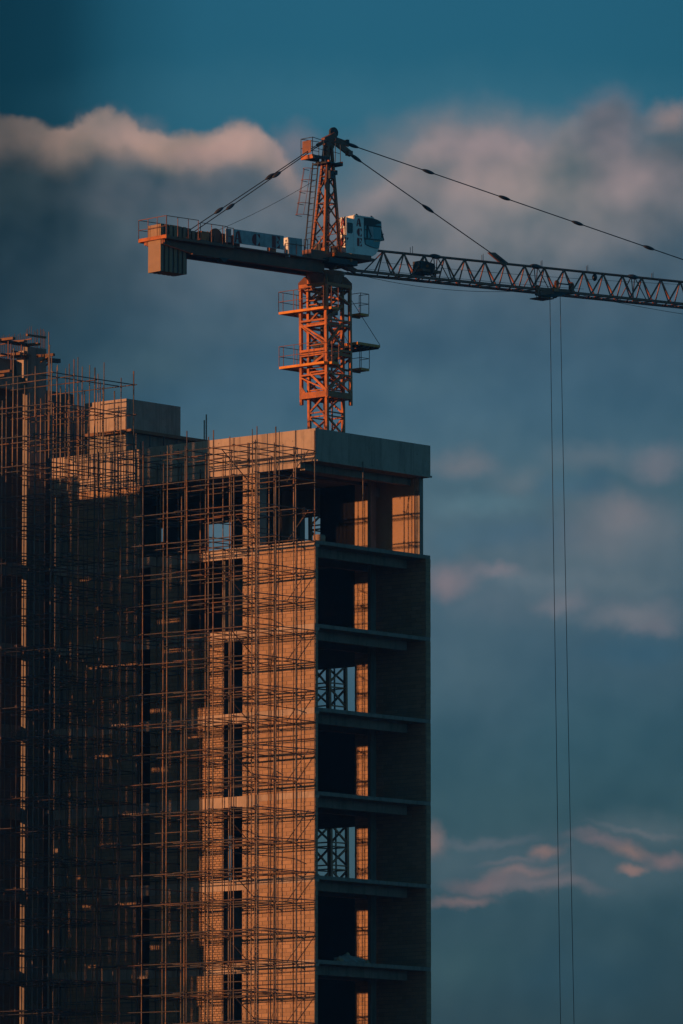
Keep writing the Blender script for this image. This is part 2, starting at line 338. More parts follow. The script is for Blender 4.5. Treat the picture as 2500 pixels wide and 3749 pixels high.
# ------------------------------------------------------------------ tower under construction
UW, UI = 8.45, 8.10                     # outer and inner face of the far side wall
Z0 = zat(0, 0, 1240); H = (Z0 - zat(0, 0, 2203)) / 5
LV = [Z0 - H * k for k in range(12)]    # slab tops, LV[0] is the floor of the open top storey
LV = [z for z in LV if z > 1.0]
ZR = zat(0, 0, 983); ZP = zat(0, 0, 1055)      # parapet top and underside
VC0, VC1 = vx(596), vx(558)             # column on the side face
VWIN = vx(515); VP1 = vx(455); VP2 = vx(432); VW2a, VW2b = vx(346), vx(317); VE = vx(104)
BD = .50                                # depth of the edge beams
tower = thing('unfinished_tower', 'unfinished concrete and block tower with open floors under the crane', 'building', V((4, 8, 0)))
T = tower
SLT = .18
for i, z in enumerate(LV):
    s_ = box('floor_slab', T, (0.02, 0, z - SLT), (UW - .02, VE, z), 'concrete_dk')
    box('edge_beam', T, (.3, .95, z - .62), (UI - .3, 1.25, z - SLT - .003), 'concrete_dk')
    # beam along the scaffolded side
    box('side_beam', T, (-.012, VC0 - .02, z - BD), (.30, VE - .62, z + .002), 'concrete')
    box('side_beam', T, (-.008, .004, z - .30), (.30, VC0 - .025, z + .004), 'concrete')
    box('cross_beam', T, (.3, VC0 + .1, z - .55), (UI, VC0 + .4, z - SLT - .003), 'interior')
# roof: parapet ring and deep beams
ZB = zat(0, VC0, 1084)
par = box('parapet', T, (0, 0, ZP), (UW, .22, ZR), 'concrete')
box('parapet', T, (0.002, .225, ZP + .002), (.22, VE - .3, ZR - .002), 'concrete')
box('parapet', T, (UW - .22, .225, ZP), (UW - .002, VE, ZR - .002), 'concrete')
box('roof_slab', T, (.02, .02, ZP - .05), (UW + .06, VE, ZP - .003), 'concrete_dk')
box('roof_lip', T, (.1, -.05, ZP - .055), (UW + .07, .018, ZP + .03), 'concrete')
box('side_beam', T, (-.006, .95, ZB), (.32, VE - .3, ZP - .055), 'concrete')
zbe = zat(0, .95, 1078)
box('edge_beam', T, (.33, .95, zbe), (UI, 1.25, ZP - .055), 'concrete_dk')
box('cross_beam', T, (.33, VC0 + .1, ZB + .1), (UI, VC0 + .4, ZP - .055), 'interior')
# columns
for (a, b, c, d, top_) in [(0.0, VC0, .5, VC1, ZB), (7.4, 2.9, 7.8, 3.1, ZP - .06), (UW - .27, .46, UW, .72, ZP - .055), (0.35, VE - .6, .7, VE, ZB), (UI - .5, 8.3, UI - .02, 8.8, ZP - .06)]:
    box('column', T, (a - .018 if a == 0 else a, b, 0), (c, d, top_), 'concrete' if a < 1 else 'concrete_dk')
box('frame_beam', T, (7.8, 2.92, zat(7.8, 2.9, 1141)), (UW - .3, 3.08, ZP - .35), 'concrete_dk')
box('lintel', T, (UW - .3, .5, zat(UW, .5, 1128)), (UW + .004, .95, ZP - .056), 'concrete')

VO = vx(157)
# block walls: backing of mortar, blocks proud of it
BL, BH, JT = .60, (H - BD) / 18, .022
blocks = []                              # (priority, matrix)
def wall(u0, u1, v0, v1, z0, z1, face, prio, back=True, mat='mortar', BL=BL, BH=BH, JT=JT):
    """wall in a plane X = const; face -1: blocks show towards -X"""
    if back: box('wall_core', T, (u0, v0, z0), (u1, v1, z1), mat)
    u = u0 if face < 0 else u1
    nrow = max(1, round((z1 - z0) / BH)); bh = (z1 - z0) / nrow
    for r in range(nrow):
        off = random.uniform(-.04, .04) + (BL / 2 if r % 2 else 0)
        v = v0 - off
        while v < v1 - .01:
            a, b = max(v, v0), min(v + BL, v1)
            if b - a > BL * .1:
                pr = random.uniform(.010, .026); cz = z0 + (r + .5) * bh
                m = frame_m(V((u + face * pr / 2, (a + b) / 2, cz)), XA, YA, ZA, (pr + .004, b - a - JT, bh - JT))
                blocks.append((prio + random.random() * .01 - cz * .0001 + (0 if cz > 17.5 else 500), m))
            v += BL
ZL = {i: (LV[i] + .003, (LV[i - 1] - BD if i else ZB)) for i in range(len(LV))}
for i in range(1, len(LV)):
    z0, z1 = LV[i] + .006, LV[i - 1] - .302
    vis = LV[i] > 14
    if not vis:
        box('wall_core', T, (.0, .01, z0), (.2, VC0, z1), 'block'); box('wall_core', T, (UI, 0.002, z0), (UW, 4.55, LV[i - 1] - SLT - .003), 'block'); continue
    wall(0.0, .20, .012, VC0 - .003, z0, z1, -1, 1)
    # end of that wall, seen from the open side
    nrow = 17; bh = (z1 - z0) / nrow
    for r in range(nrow): blocks.append((50, frame_m(V((.1, .006, z0 + (r + .5) * bh)), XA, YA, ZA, (.19 - random.random() * .02, .02, bh - .02))))
    # far wall, inner face and its end
    wall(UI, UW, .012, 4.52, z0, LV[i - 1] - SLT - .004, -1, 2)
    nrow = 19; bh = (LV[i - 1] - SLT - z0) / nrow
    for r in range(nrow): blocks.append((60, frame_m(V(((UI + UW) / 2, .004, z0 + (r + .5) * bh)), XA, YA, ZA, (.34 - random.random() * .02, .024, bh - .02))))
# side face beyond the column, storey by storey
for i in range(0, len(LV)):
    z0, z1 = LV[i] + .006, (LV[i - 1] - BD - .003 if i else ZB - .003)
    if LV[i] < 14:
        box('wall_core', T, (.0, VWIN, z0), (.2, VE - .6, z1), 'block'); continue
    if i >= 2:
        wall(.0, .2, VWIN, VP1, z0, z1, -1, 100, mat='joint', BL=.27, BH=.115, JT=.03)
    if i >= 1:
        wall(.0, .2, VP1 if i >= 2 else VP2, VW2a, z0, z1, -1, 80)
    else:
        wall(.0, .2, vx(322), VO, z0, z1, -1, 90)
    if i >= 1: wall(.0, .2, VW2b, VO, z0, z1, -1, 90)
    box('column', T, (0.0, VO + .002, z0), (.35, VO + .35, z1 + .001), 'concrete_dk')
# far wall beyond the first bay: doors to the sky on some storeys
for i in range(0, len(LV)):
    z0, z1 = LV[i] + .003, (LV[i - 1] - SLT - .004 if i else ZP - .06)
    zh = zat(UI, 4.8, {0: 1176, 2: 1530, 4: 1898}.get(i, 0)) if i in (0, 2, 4) else None
    if i == 0:
        va, vb = vx(735, UI, 1200), vx(690, UI, 1200)
        box('back_wall', T, (UI, .73, z0), (UW - .02, 4.52, z1), 'block'); box('darkened_wall', T, (UI, 4.523, z0), (UW - .02, va, z1), 'shade_black')  # near-black piece of back wall, its shade put into the colour
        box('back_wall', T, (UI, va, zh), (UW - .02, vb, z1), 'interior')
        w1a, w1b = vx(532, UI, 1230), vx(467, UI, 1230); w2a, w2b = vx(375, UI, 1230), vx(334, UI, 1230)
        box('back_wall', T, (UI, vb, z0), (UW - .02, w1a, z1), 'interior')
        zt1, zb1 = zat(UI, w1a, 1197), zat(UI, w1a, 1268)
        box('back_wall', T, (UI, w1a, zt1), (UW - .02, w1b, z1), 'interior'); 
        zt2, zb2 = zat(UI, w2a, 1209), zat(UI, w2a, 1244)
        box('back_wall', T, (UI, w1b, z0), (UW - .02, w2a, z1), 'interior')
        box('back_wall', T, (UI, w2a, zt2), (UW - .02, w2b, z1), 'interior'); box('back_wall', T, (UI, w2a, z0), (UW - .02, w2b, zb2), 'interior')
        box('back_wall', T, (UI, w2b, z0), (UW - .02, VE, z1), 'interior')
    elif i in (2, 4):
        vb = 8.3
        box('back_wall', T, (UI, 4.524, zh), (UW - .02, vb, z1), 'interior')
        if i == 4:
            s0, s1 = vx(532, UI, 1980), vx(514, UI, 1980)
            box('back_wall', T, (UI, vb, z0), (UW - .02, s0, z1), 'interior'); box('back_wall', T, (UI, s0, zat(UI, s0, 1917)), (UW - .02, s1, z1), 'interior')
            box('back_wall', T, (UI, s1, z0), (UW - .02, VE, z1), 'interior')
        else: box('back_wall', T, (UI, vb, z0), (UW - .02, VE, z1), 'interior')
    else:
        box('darkened_wall', T, (UI, 4.524, z0), (UW - .02, 7.5, z1), 'shade_black'); box('back_wall', T, (UI, 7.503, z0), (UW - .02, VE, z1), 'interior')  # back wall coloured near black in place of shade
for i in (1, 3, 5):  # added walls that keep the sun off the back wall
    if i < len(LV): box('sun_block_wall', T, (.31, 6.0, LV[i] + .003), (5.7, 6.15, (LV[i - 1] - SLT if i else ZP - .06) - .004), 'interior')
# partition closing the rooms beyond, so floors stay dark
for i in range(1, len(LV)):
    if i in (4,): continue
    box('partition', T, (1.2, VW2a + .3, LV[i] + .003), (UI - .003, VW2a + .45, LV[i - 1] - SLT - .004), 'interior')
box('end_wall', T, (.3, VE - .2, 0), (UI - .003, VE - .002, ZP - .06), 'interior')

# brick casing of the column
for i in range(0, len(LV)):
    if LV[i] < 14: continue
    wall(-.03, -.019, VC0 + .01, VC1 - .01, LV[i] + .01 if i == 0 else LV[i] + .01, (LV[i - 1] - BD if i else ZB) - .005, -1, 100, False, BL=.27, BH=.115, JT=.03)
blocks.sort(key=lambda b: b[0])
for k, (p, m) in enumerate(blocks[:300]):
    link('block', unit('cube', 'block'), m, T)
vs, fs = [], []
for p, m in blocks[300:]:
    k = len(vs); vs += [m @ V(c) for c in CUBE_V]; fs += [tuple(k + i for i in f) for f in CUBE_F]
o = link('block_masonry', mesh_of(vs, fs, 'block'), Matrix(), T); o['kind'] = 'stuff'

# roof house with a wide formwork deck under it
UPH = 2.4
vph = vx(290, UPH, 960); vph2 = vx(192, UPH, 960); zpt = zat(UPH, vph, 915); zpb = zat(UPH, vph, 985)
ph = thing('roof_house', 'concrete box on the tower roof, its left face lit orange', 'roof house', V((UPH + 2, vph + 1.5, ZP)))
upe = 6.35
box('wall', ph, (UPH, vph, zpb), (upe, vph2, zpt), 'concrete')
dk0 = vph - .5
box('deck_slab', ph, (UPH + .05, vph - .3, zpb - .16), (8.2, vph2 + .2, zpb - .004), 'wood')
box('deck_slab', ph, (UPH - .25, vph + .1, zpb - .2), (UPH + .04, vph2 + .2, zpb - .05), 'wood')
box('lower_wall', ph, (UPH + .02, vph + .02, ZP), (8.0, vph2, zpb - .165), 'concrete_dk')
for k, uu in enumerate([2.9, 3.9, 4.9, 5.9, 6.9, 7.8]):
    bar('prop', ph, (uu, vph - .2, ZP), (uu, vph - .2, zpb - .17), .07, 'tube', 'tube')
for uu, hh in ((8.0, 1.0), (8.15, 1.3)):
    bar('starter_bar', ph, (uu, vph - .1, zpb - .4), (uu, vph - .1, zpb + hh), .07, 'concrete', 'tube')
vs0 = vx(157, 2.6, 960); vs1 = vx(100, 2.6, 960)
sh = thing('stair_head', 'small concrete stair box behind the tall scaffold, left of the roof house', 'roof house', V((3.5, vs0 + 1, ZP)))
box('wall', sh, (2.6, vs0, ZP), (5.0, vs0 + 1.7, zat(2.6, vs0, 930)), 'concrete')
box('door_leaf', sh, (2.57, vs0 + .9, zat(2.6, vs0, 1000)), (2.598, vs0 + 1.7, zat(2.6, vs0, 955)), 'glass')
box('lower_wall', sh, (2.0, vs0 + .1, ZP - .5), (2.56, vs0 + 1.6, zat(2.0, vs0, 995)), 'concrete_dk')

# ------------------------------------------------------------------ left wing, one storey higher
UWG = -1.35
wg = thing('unfinished_wing', 'darker concrete frame wing rising at the left edge with bare reinforcing bars on top', 'building', V((-4, VE + 3, 0)))
ZW = zat(UWG, VE, 795)
box('shear_wall', wg, (UWG, VE + .003, 0), (-.004, VE + .30, ZW), 'concrete_dk')
zu = zat(UWG, VE, 868)
zw_ = [zu] + [Z0 - H * k + .1 for k in range(len(LV))]
for k, z in enumerate(zw_):
    box('floor_slab', wg, (-4.3, VE + .35, z - .2), (UWG + .3, VE + 7, z), 'concrete_dk')
    box('edge_beam', wg, (-4.3, VE + .31, z - .62), (UWG - .003, VE + .6, z - .05), 'concrete_dk')
    if k: box('recessed_wall', wg, (-4.3, VE + 1.3, z + .003), (3.4, VE + 1.5, zw_[k - 1] - .203), 'interior')
    if k: box('recessed_slab', wg, (UWG + .303, VE + 1.2, z - .2), (3.4, VE + 1.55, z), 'concrete_dk')
ztl = zat(UWG - .2, VE + .3, 822)
box('upper_wall', wg, (-4.2, VE + .62, zat(UWG, VE, 868) + .003), (UWG - .1, VE + .9, zat(-2.5, VE + .6, 822)), 'concrete_dk')
box('upper_wall', wg, (UWG - .22, VE + .05, zat(UWG, VE, 868) + .003), (UWG - .004, VE + .5, zat(UWG, VE, 806)), 'concrete')
def P_wg(x, y, v=None, u=None):
    return on_plane(x, y, V((0, v, 0)), YA) if v is not None else on_plane(x, y, V((u, 0, 0)), XA)
X9 = lambda a: a / 9.61; Y9 = lambda b: 740.3 + b / 9.61
vb_ = VE + .12
for k, (a, t) in enumerate([(590, 150), (612, 130), (655, 95), (697, 80), (755, 180), (785, 210), (815, 160), (832, 150), (890, 130), (905, 160), (935, 145), (958, 150), (978, 190), (995, 220)]):
    p = P_wg(X9(a), Y9(t), v=vb_ + (k % 2) * .1)
    bar('starter_bar', wg, (p.x, p.y, ZW - .3), p, .025, 'rebar', 'tube')
for k in range(15):
    a = 5 + k * 40; p = P_wg(X9(a), Y9(330 - k * 4 - (k % 3) * 25), v=VE + .75)
    bar('starter_bar', wg, (p.x, p.y, zat(UWG, VE, 868)), p, .028, 'rebar', 'tube')
bar('tie_bar', wg, P_wg(X9(590), Y9(275), v=vb_ - .08), P_wg(X9(1005), Y9(335), v=vb_ - .08), .10, 'wood')
bar('tie_bar', wg, P_wg(0, Y9(490), u=UWG - .5), P_wg(X9(700), Y9(360), u=UWG - .5), .05, 'rust')
for (a, b, c, d, u_) in [(-60, 398, 310, 350, -3.3), (270, 438, 560, 412, -2.2), (580, 500, 860, 478, -1.5), (0, 730, 470, 690, -2.6), (250, 765, 640, 735, -1.9), (-10, 1105, 240, 1070, -3.5), (-20, 1190, 120, 1165, -3.8)]:
    bar('plank', wg, P_wg(X9(a), Y9(b), u=u_), P_wg(X9(c), Y9(d), u=u_), .12, 'wood', wd2=.2)
bar('formwork_beam', wg, P_wg(-3, Y9(395), v=VE - .1), P_wg(X9(640), Y9(512), v=VE - .1), .16, 'dark')
for (a, b, c, d) in [(0, 690, 630, 790), (250, 630, 640, 715)]:
    bar('formwork_beam', wg, P_wg(X9(a), Y9(b), v=VE - .05), P_wg(X9(c), Y9(d), v=VE - .05), .08, 'dark')
bar('bracket', wg, P_wg(X9(820), Y9(745), u=-.9), P_wg(X9(1190), Y9(712), u=-.9), .13, 'wood')
bar('bracket', wg, P_wg(X9(1005), Y9(825), v=VE + .1), P_wg(X9(1305), Y9(855), v=VE + .1), .2, 'dark')
bar('bracket', wg, P_wg(X9(890), Y9(880), u=-.9), P_wg(X9(1090), Y9(725), u=-.9), .09, 'wood')
bar('bracket', wg, P_wg(X9(1010), Y9(945), v=VE + .1), P_wg(X9(1120), Y9(875), v=VE + .1), .08, 'dark')
for a, t, b in [(245, 470, 1110), (180, 400, 800), (530, 440, 760), (470, 480, 760)]:
    bar('prop', wg, P_wg(X9(a), Y9(t), v=VE - .4), P_wg(X9(a), Y9(b), v=VE - .4), .05, 'rust', 'tube')

# unseen wall for a block off left, shaped to shade the side face
UN = -22.0
nb = thing('unseen_shade_wall', 'unseen wall left of the picture, standing for a block and shaped to shade the tower', 'building', V((UN - 5, 16, 0)))
dvn, dzn = -UN * math.tan(R(SUN_AZ)), -UN * math.tan(R(SUN_EL)) / math.cos(R(SUN_AZ))
va = VP1 - .3 + dvn
zlow = zat(0, 13, 1138) + dzn
ztall = ZR + dzn + .5
k_el = math.tan(R(SUN_EL)) / math.cos(R(SUN_AZ)); k_az = math.tan(R(SUN_AZ))
def gap_wall(v0, v1, ztop, step, zrow, cuts):  # gaps added to light the scaffold tubes
    """shade panels with gaps placed so slivers of sun reach the scaffolding"""
    z = ztop; rows = [q for q in [zrow - step * n_ for n_ in range(40)] if .5 < q < ztop - 2.6]
    for q in rows:
        e0 = v0 + random.choice([-.35, -.12, 0, .15, .3]) if v0 == va else v0
        a = e0
        while a < v1 - .01:                                   # panels between two gaps
            b = min([c for c in cuts if c > a + .2] + [v1]); b = min(b, v1); gp = .075 if random.random() < .62 and b < v1 else .0
            box('shade_panel', nb, (UN - .3, a, q + .055), (UN, b - gp, z), 'concrete_dk'); a = b
        a = e0
        while a < v1 - .01:                                   # strips between panel rows, some left out for the sun
            b = min(a + random.choice([.7, 1.1, 1.5]), v1)
            if random.random() > .22: box('shade_strip', nb, (UN - .3, a, q - .054), (UN, b, q + .054), 'concrete_dk')
            a = b
        z = q - .055
    box('shade_panel', nb, (UN - .3, v0, 0), (UN, v1, z), 'concrete_dk')
gap_wall(va, vx(320) + dvn, ztall, 1.425, zat(0, -.1, 1036) + (-4.2 - UN) * k_el, sorted([v + (-4.2 - UN) * k_az for v in [-.1 + 1.45 * q for q in range(5, 9)]]))
gap_wall(vx(320) + dvn + .01, vx(178) + dvn - .01, zlow, 1.45, zat(-6.45, 11.1, 853) + (-6.45 - UN) * k_el, sorted([v + (u - UN) * k_az for v in [11.1 + 1.08 * q for q in range(6)] for u in (-6.45, -3.4)]))
gap_wall(vx(178) + dvn, VE - .24 + dvn, ztall - 1.5, 1.45, zat(-6.45, 11.1, 853) + (-6.45 - UN) * k_el, sorted([v + (u - UN) * k_az for v in [11.1 + 1.08 * q for q in range(6)] for u in (-6.45, -3.4)]))

# ------------------------------------------------------------------ scaffolding
TD = .052
def scaffold(nm, label, us, vs_, ztops, lev, u_over, v_over, nled, jit=.05, guard=.1):
    t = thing(nm, label, 'scaffolding', V((sum(us) / len(us), sum(vs_) / len(vs_), 0)), None)
    # poles carry couplers at every lift: one mesh for each height class
    for a, u in enumerate(us):
        for b, v in enumerate(vs_):
            zt = ztops(a, b) + random.uniform(-.1, .25)
            uu, vv = u + random.uniform(-jit, jit), v + random.uniform(-jit, jit)
            du, dv = random.uniform(-.06, .06), random.uniform(-.06, .06)
            # the pole is a run of tubes spigoted end to end: collars at the joints and lifts
            vsx, fsx = [], []
            def ring(z, r):
                k = z / zt
                c = V((uu + du * k, vv + dv * k, z))
                for i in range(6): vsx.append(c + V((math.cos(i * math.pi / 3) * r, math.sin(i * math.pi / 3) * r, 0)))
            TP = TD * random.choice([1.0, 1.1, 1.3]); zs = [(0.0, TP / 2)]
            for z in sorted(list(lev) + [q + 0.73 for q in lev]):
                if .3 < z < zt - .3:
                    rr = TD * (.85 if z in lev else .62)
                    zs += [(z - .07, TP / 2), (z - .05, rr), (z + .05, rr), (z + .07, TP / 2)]
            zs.append((zt, TP / 2))
            for z, r in zs: ring(z, r)
            for i in range(len(zs) - 1):
                for q in range(6): fsx.append((i * 6 + q, i * 6 + (q + 1) % 6, i * 6 + 6 + (q + 1) % 6, i * 6 + 6 + q))
            fsx.append(tuple(range(len(vsx) - 6, len(vsx))))
            link('pole', mesh_of(vsx, fsx, 'pole', True), Matrix(), t)
    for z in lev:
        for b, v in enumerate(vs_):
            if z > max(ztops(a, b) for a in range(len(us))): continue
            e0, e1 = random.uniform(0, .35), random.uniform(0, .25); dz = random.uniform(-.03, .03)
            if random.random() < guard and z < lev[2]:
                tube('guard_rail', t, (us[0] - .15, v - .05, z + .7 + dz), (us[-1] + .1, v - .05, z + .7 + random.uniform(-.08, .08)), TD * .9, 'tube')
            tube('transom', t, (us[0] - u_over - e0 * .5, v + .05, z + dz), (us[-1] + e1 * .4, v + .05, z + dz + random.uniform(-.06, .06)), TD * .95, 'tube')
        for a, u in enumerate(us):
            n = nled; span = (vs_[-1] - vs_[0]) / n
            for q in range(n):
                if z > ztops(a, min(len(vs_) - 1, int(q * len(vs_) / n))): continue
                dz = random.uniform(-.04, .04) - .06
                p0 = vs_[0] + span * q - (v_over if q == 0 else .25); p1 = vs_[0] + span * (q + 1) + (v_over if q == n - 1 else .2)
                if z < lev[2] and random.random() < guard * .6: tube('guard_rail', t, (u - .05, p0, z + .62 + dz), (u - .05, p1, z + .6), TD * .9, 'tube')
                tube('ledger', t, (u + .05 * (1 if q % 2 else -1), p0, z + dz), (u + .05 * (1 if q % 2 else -1), p1, z + dz + random.uniform(-.05, .05)), TD, 'tube')
    return t
zl0 = zat(0, -.1, 1036)
lev_lo = [zl0 - 1.425 * k for k in range(23)]
us_lo = [-4.2, -2.8, -1.42, -.12]
vs_lo = [-.1 + 1.45 * k for k in range(8)]
ztl_ = [zat(-4.2, -.1, 978), zat(-2.8, -.1, 984), zat(-1.42, -.1, 992), zat(-.12, -.1, 999)]
s1 = scaffold('scaffolding', 'dense tube scaffolding in front of the sunlit block face', us_lo, vs_lo,
              lambda a, b: (ztl_[a] + (-.5 if b % 3 == 1 else 0) + (-1.0 if b % 3 == 2 and a else 0) - (.1 if b > 4 else 0)), lev_lo, .12, .1, 2)
for k in range(0, 22, 2):                # a few diagonal braces
    z = lev_lo[k]
    tube('diagonal_brace', s1, (-.55, -.05, z), (-.55, 1.3, z - 1.4), TD * .9, 'tube')
    tube('diagonal_brace', s1, (-3.4 + (k % 4) * .35, 2.9, z), (-1.4 + (k % 4) * .35, 2.9, z - 1.4), TD * .9, 'tube')
vt0 = 11.1
us_hi = [-6.45, -4.95, -3.4, -1.9, -.55]
vs_hi = [vt0 + 1.08 * k for k in range(6)]
zt0 = zat(-6.45, vt0, 820)
lev_hi = [zat(-6.45, vt0, 853) - 1.45 * k for k in range(24)]
tops_hi = [0, .05, -.15, -.3, -.1]
s2 = scaffold('scaffolding', 'taller bare tube scaffolding at the left, rising above the roof beside the wing', us_hi, vs_hi,
              lambda a, b: zt0 + tops_hi[a] - .35 * b * (1 if b < 4 else .6) - (1.0 if (a + b) % 4 == 3 else 0), lev_hi, .1, .15, 1, guard=.3)
# loose short uprights standing in the top lift near the corner
for x, y0, y1, u, v in [(577, 985, 1080, -.9, 3.2), (631, 990, 1250, -1.0, 1.4), (745, 1015, 1240, .4, .4), (848, 1060, 1165, 3.4, -.05)]:
    p = zat(u, v, y0); q = zat(u, v, y1); bar('pole', s1, (u, v, q), (u, v, p), .045, 'tube', 'tube')

for x, y0, v in [(30, 800, 15.2), (111, 762, 13.2), (113, 792, 12.6), (131, 838, 12.0), (150, 846, 14.0), (158, 835, 12.8), (178, 820, 12.2), (188, 842, 13.4), (205, 838, 11.6), (224, 858, 12.4), (238, 832, 11.9)]:
    p = on_plane(x, y0, V((0, v, 0)), YA); bar('pole', s2, (p.x, v, p.z - 5.5), (p.x + .03, v, p.z), .05, 'pole', 'tube')
rg = on_plane(219, 1795, V((-6.5, vt0, 0)), YA)
vs, fs = [], []
for i in range(9):
    t_ = i / 8; rr = .02 + .085 * math.sin(math.pi * t_ ** 1.5) ** .8
    for k in range(8): vs.append(rg + V((math.cos(k * math.pi / 4) * rr * (1 + .2 * math.sin(k * 2.3)), -.12 + math.sin(k * math.pi / 4) * rr * .7, .37 - t_ * .75)))
for i in range(8):
    for k in range(8): fs.append((i * 8 + k, i * 8 + (k + 1) % 8, i * 8 + 8 + (k + 1) % 8, i * 8 + 8 + k))
tag(link('rag', mesh_of(vs, fs, 'rag', True), Matrix(), None), 'orange brown rag knotted round a pole of the tall scaffolding', 'rag')

# ------------------------------------------------------------------ tower crane
US = 11.0
VM_ = (lambda p: p.y)(on_plane(749, 960, V((US, 0, 0)), XA))
MC = V((US, VM_, 0)); ZREF = zat(US, VM_, 960)
LEAN = -RT * .0088                     # the unloaded crane leans back towards its ballast
def axis(z): return V((MC.x, MC.y, z)) + LEAN * (z - ZREF)
def dirang(a): return D * math.cos(R(a)) + RT * math.sin(R(a))
MA, MB_ = dirang(42.7), dirang(-47.3)   # mast face directions: right-away, left-away
crane = thing('tower_crane', 'orange saddle jib tower crane with white cab behind the tower', 'crane', V((MC.x, MC.y, 0)))
K = crane
def corner(z, s, i, j): return axis(z) + MA * (i * s / 2) + MB_ * (j * s / 2)
def zc(y, s=0): # height of row y at the near corner of a square of side s
    return zat(*(axis(45) - (MA + MB_) * s / 2).xy, y)
# inner mast
MS = 1.33; LW = .15
zm_top = zc(640)
for i, j in ((-1, -1), (1, -1), (-1, 1), (1, 1)):
    bar('mast_leg', K, corner(0, MS - LW, i, j), corner(zm_top, MS - LW, i, j), LW, 'orange', ref=MA)
bay = 1.12; zb0 = zc(953, MS); z = zb0 + bay * 6
FACES = [((-1, -1), (-1, 1)), ((-1, -1), (1, -1)), ((1, 1), (-1, 1)), ((1, 1), (1, -1))]
n = 0
while z > 24.3:
    for f, (a, b) in enumerate(FACES):
        for dz in (0, .2) if f < 2 else (0,):
            bar('mast_brace', K, corner(z + dz, MS - .15, *a), corner(z + dz, MS - .15, *b), .065, 'orange')
        up = (n + (f in (1, 2))) % 2
        p, q = (a, b) if up else (b, a)
        bar('mast_brace', K, corner(z + .22, MS - .15, *p), corner(z + bay - .02, MS - .15, *q), .085, 'orange')
    z -= bay; n += 1
# cable and ladder inside the mast
tube('cable', K, axis(20) + MA * .35 - MB_ * .1, axis(zm_top) + MA * .35 - MB_ * .1, .05, 'dark')
for s_ in (-.2, .2): bar('ladder_rail', K, axis(22) + MB_ * s_ + MA * .2, axis(zm_top) + MB_ * s_ + MA * .2, .05, 'rust')
# climbing frame round the mast
CS = 1.86; CL = .145
YC = lambda y: zc((900 + y / 3.136) / 1.594, CS)
zt_, zb_ = YC(415), YC(1700)
for i, j in ((-1, -1), (1, -1), (-1, 1), (1, 1)):
    lo_ = YC(1790) if (i, j) != (-1, -1) else YC(1740)
    bar('climbing_frame_leg', K, corner(lo_, CS - CL, i, j), corner(zt_ - .1, CS - CL, i, j), CL, 'orange', ref=MA)
def fr(name, y, h, f, t=.09, mat='orange', s=CS):
    a, b = FACES[f]; z = YC(y)
    return bar(name, K, corner(z, s - .06, *a), corner(z, s - .06, *b), t, mat, ref=ZA, wd2=h) if False else bar(name, K, corner(z, s - .06, *a), corner(z, s - .06, *b), h, mat, ref=ZA, wd2=t)
for f in range(4):
    fr('climbing_frame_beam', 428, .17, f); fr('climbing_frame_beam', 1175, .12, f); fr('climbing_frame_beam', 1222, .15, f); fr('climbing_frame_beam', 1690, .30, f, .11)
    fr('climbing_frame_beam', 832, .09, f); fr('climbing_frame_beam', 888, .1, f); fr('climbing_frame_beam', 1455, .08, f)
def fd(y0, y1, f, a0=0, a1=1, t=.09):
    a, b = FACES[f]; p = corner(YC(y0), CS - .06, *a).lerp(corner(YC(y0), CS - .06, *b), a0); q = corner(YC(y1), CS - .06, *a).lerp(corner(YC(y1), CS - .06, *b), a1)
    bar('climbing_frame_brace', K, p, q, t, 'orange')
fd(1085, 850, 0); fd(1140, 870, 0, t=.06); fd(1650, 1470, 0, t=.07); fd(1655, 1440, 0, 0, .62, .11); fd(450, 640, 0, 0, .45); fd(600, 440, 0, .1, .6, .07); fd(1240, 1330, 0, .05, .5, .12)
fd(1130, 860, 1, 0, .62, .12); fd(860, 1130, 1, 0, .6, .09); fd(1640, 1450, 1, 0, .65, .12); fd(1440, 1660, 1, .1, 1, .08); fd(450, 640, 1); fd(820, 660, 1, 0, .62, .12); fd(1320, 1200, 1, 0, .6, .14); fd(1250, 1430, 1, 0, .7, .1); fd(1640, 1480, 1, 0, 1, .07)
for f in (2, 3):
    fd(1130, 850, f, t=.1); fd(1650, 1450, f, t=.1); fd(640, 440, f, t=.1); fd(450, 640, f, t=.08); fd(1440, 1240, f, t=.09)
# gusset at the lower left of the frame
zb1, zb2 = YC(1710), YC(1560)
prism('gusset', K, [(0, 0), (.62, 0), (.16, zb2 - zb1 - .1), (0, zb2 - zb1)], corner(zb1, CS + .01, -1, 1), -MB_, ZA, MA, 0, .05, 'orange')
# jacking yoke and ram
obox('yoke', K, axis(YC(1290)), MA, MB_, (1.4, .35, .4), 'dark'); cylinder('hydraulic_ram', K, axis(YC(1290)) + MB_ * .2, axis(YC(620)) + MB_ * .2, .22, 'dark')
obox('yoke', K, axis(YC(700)), MA, MB_, (1.3, .5, .35), 'dark'); obox('yoke', K, axis(YC(1110)), MA, MB_, (1.2, .7, .22), 'dark')
for yy in (560, 1500): obox('guide_frame', K, axis(YC(yy)), MA, MB_, (1.5, .25, .07), 'dark')
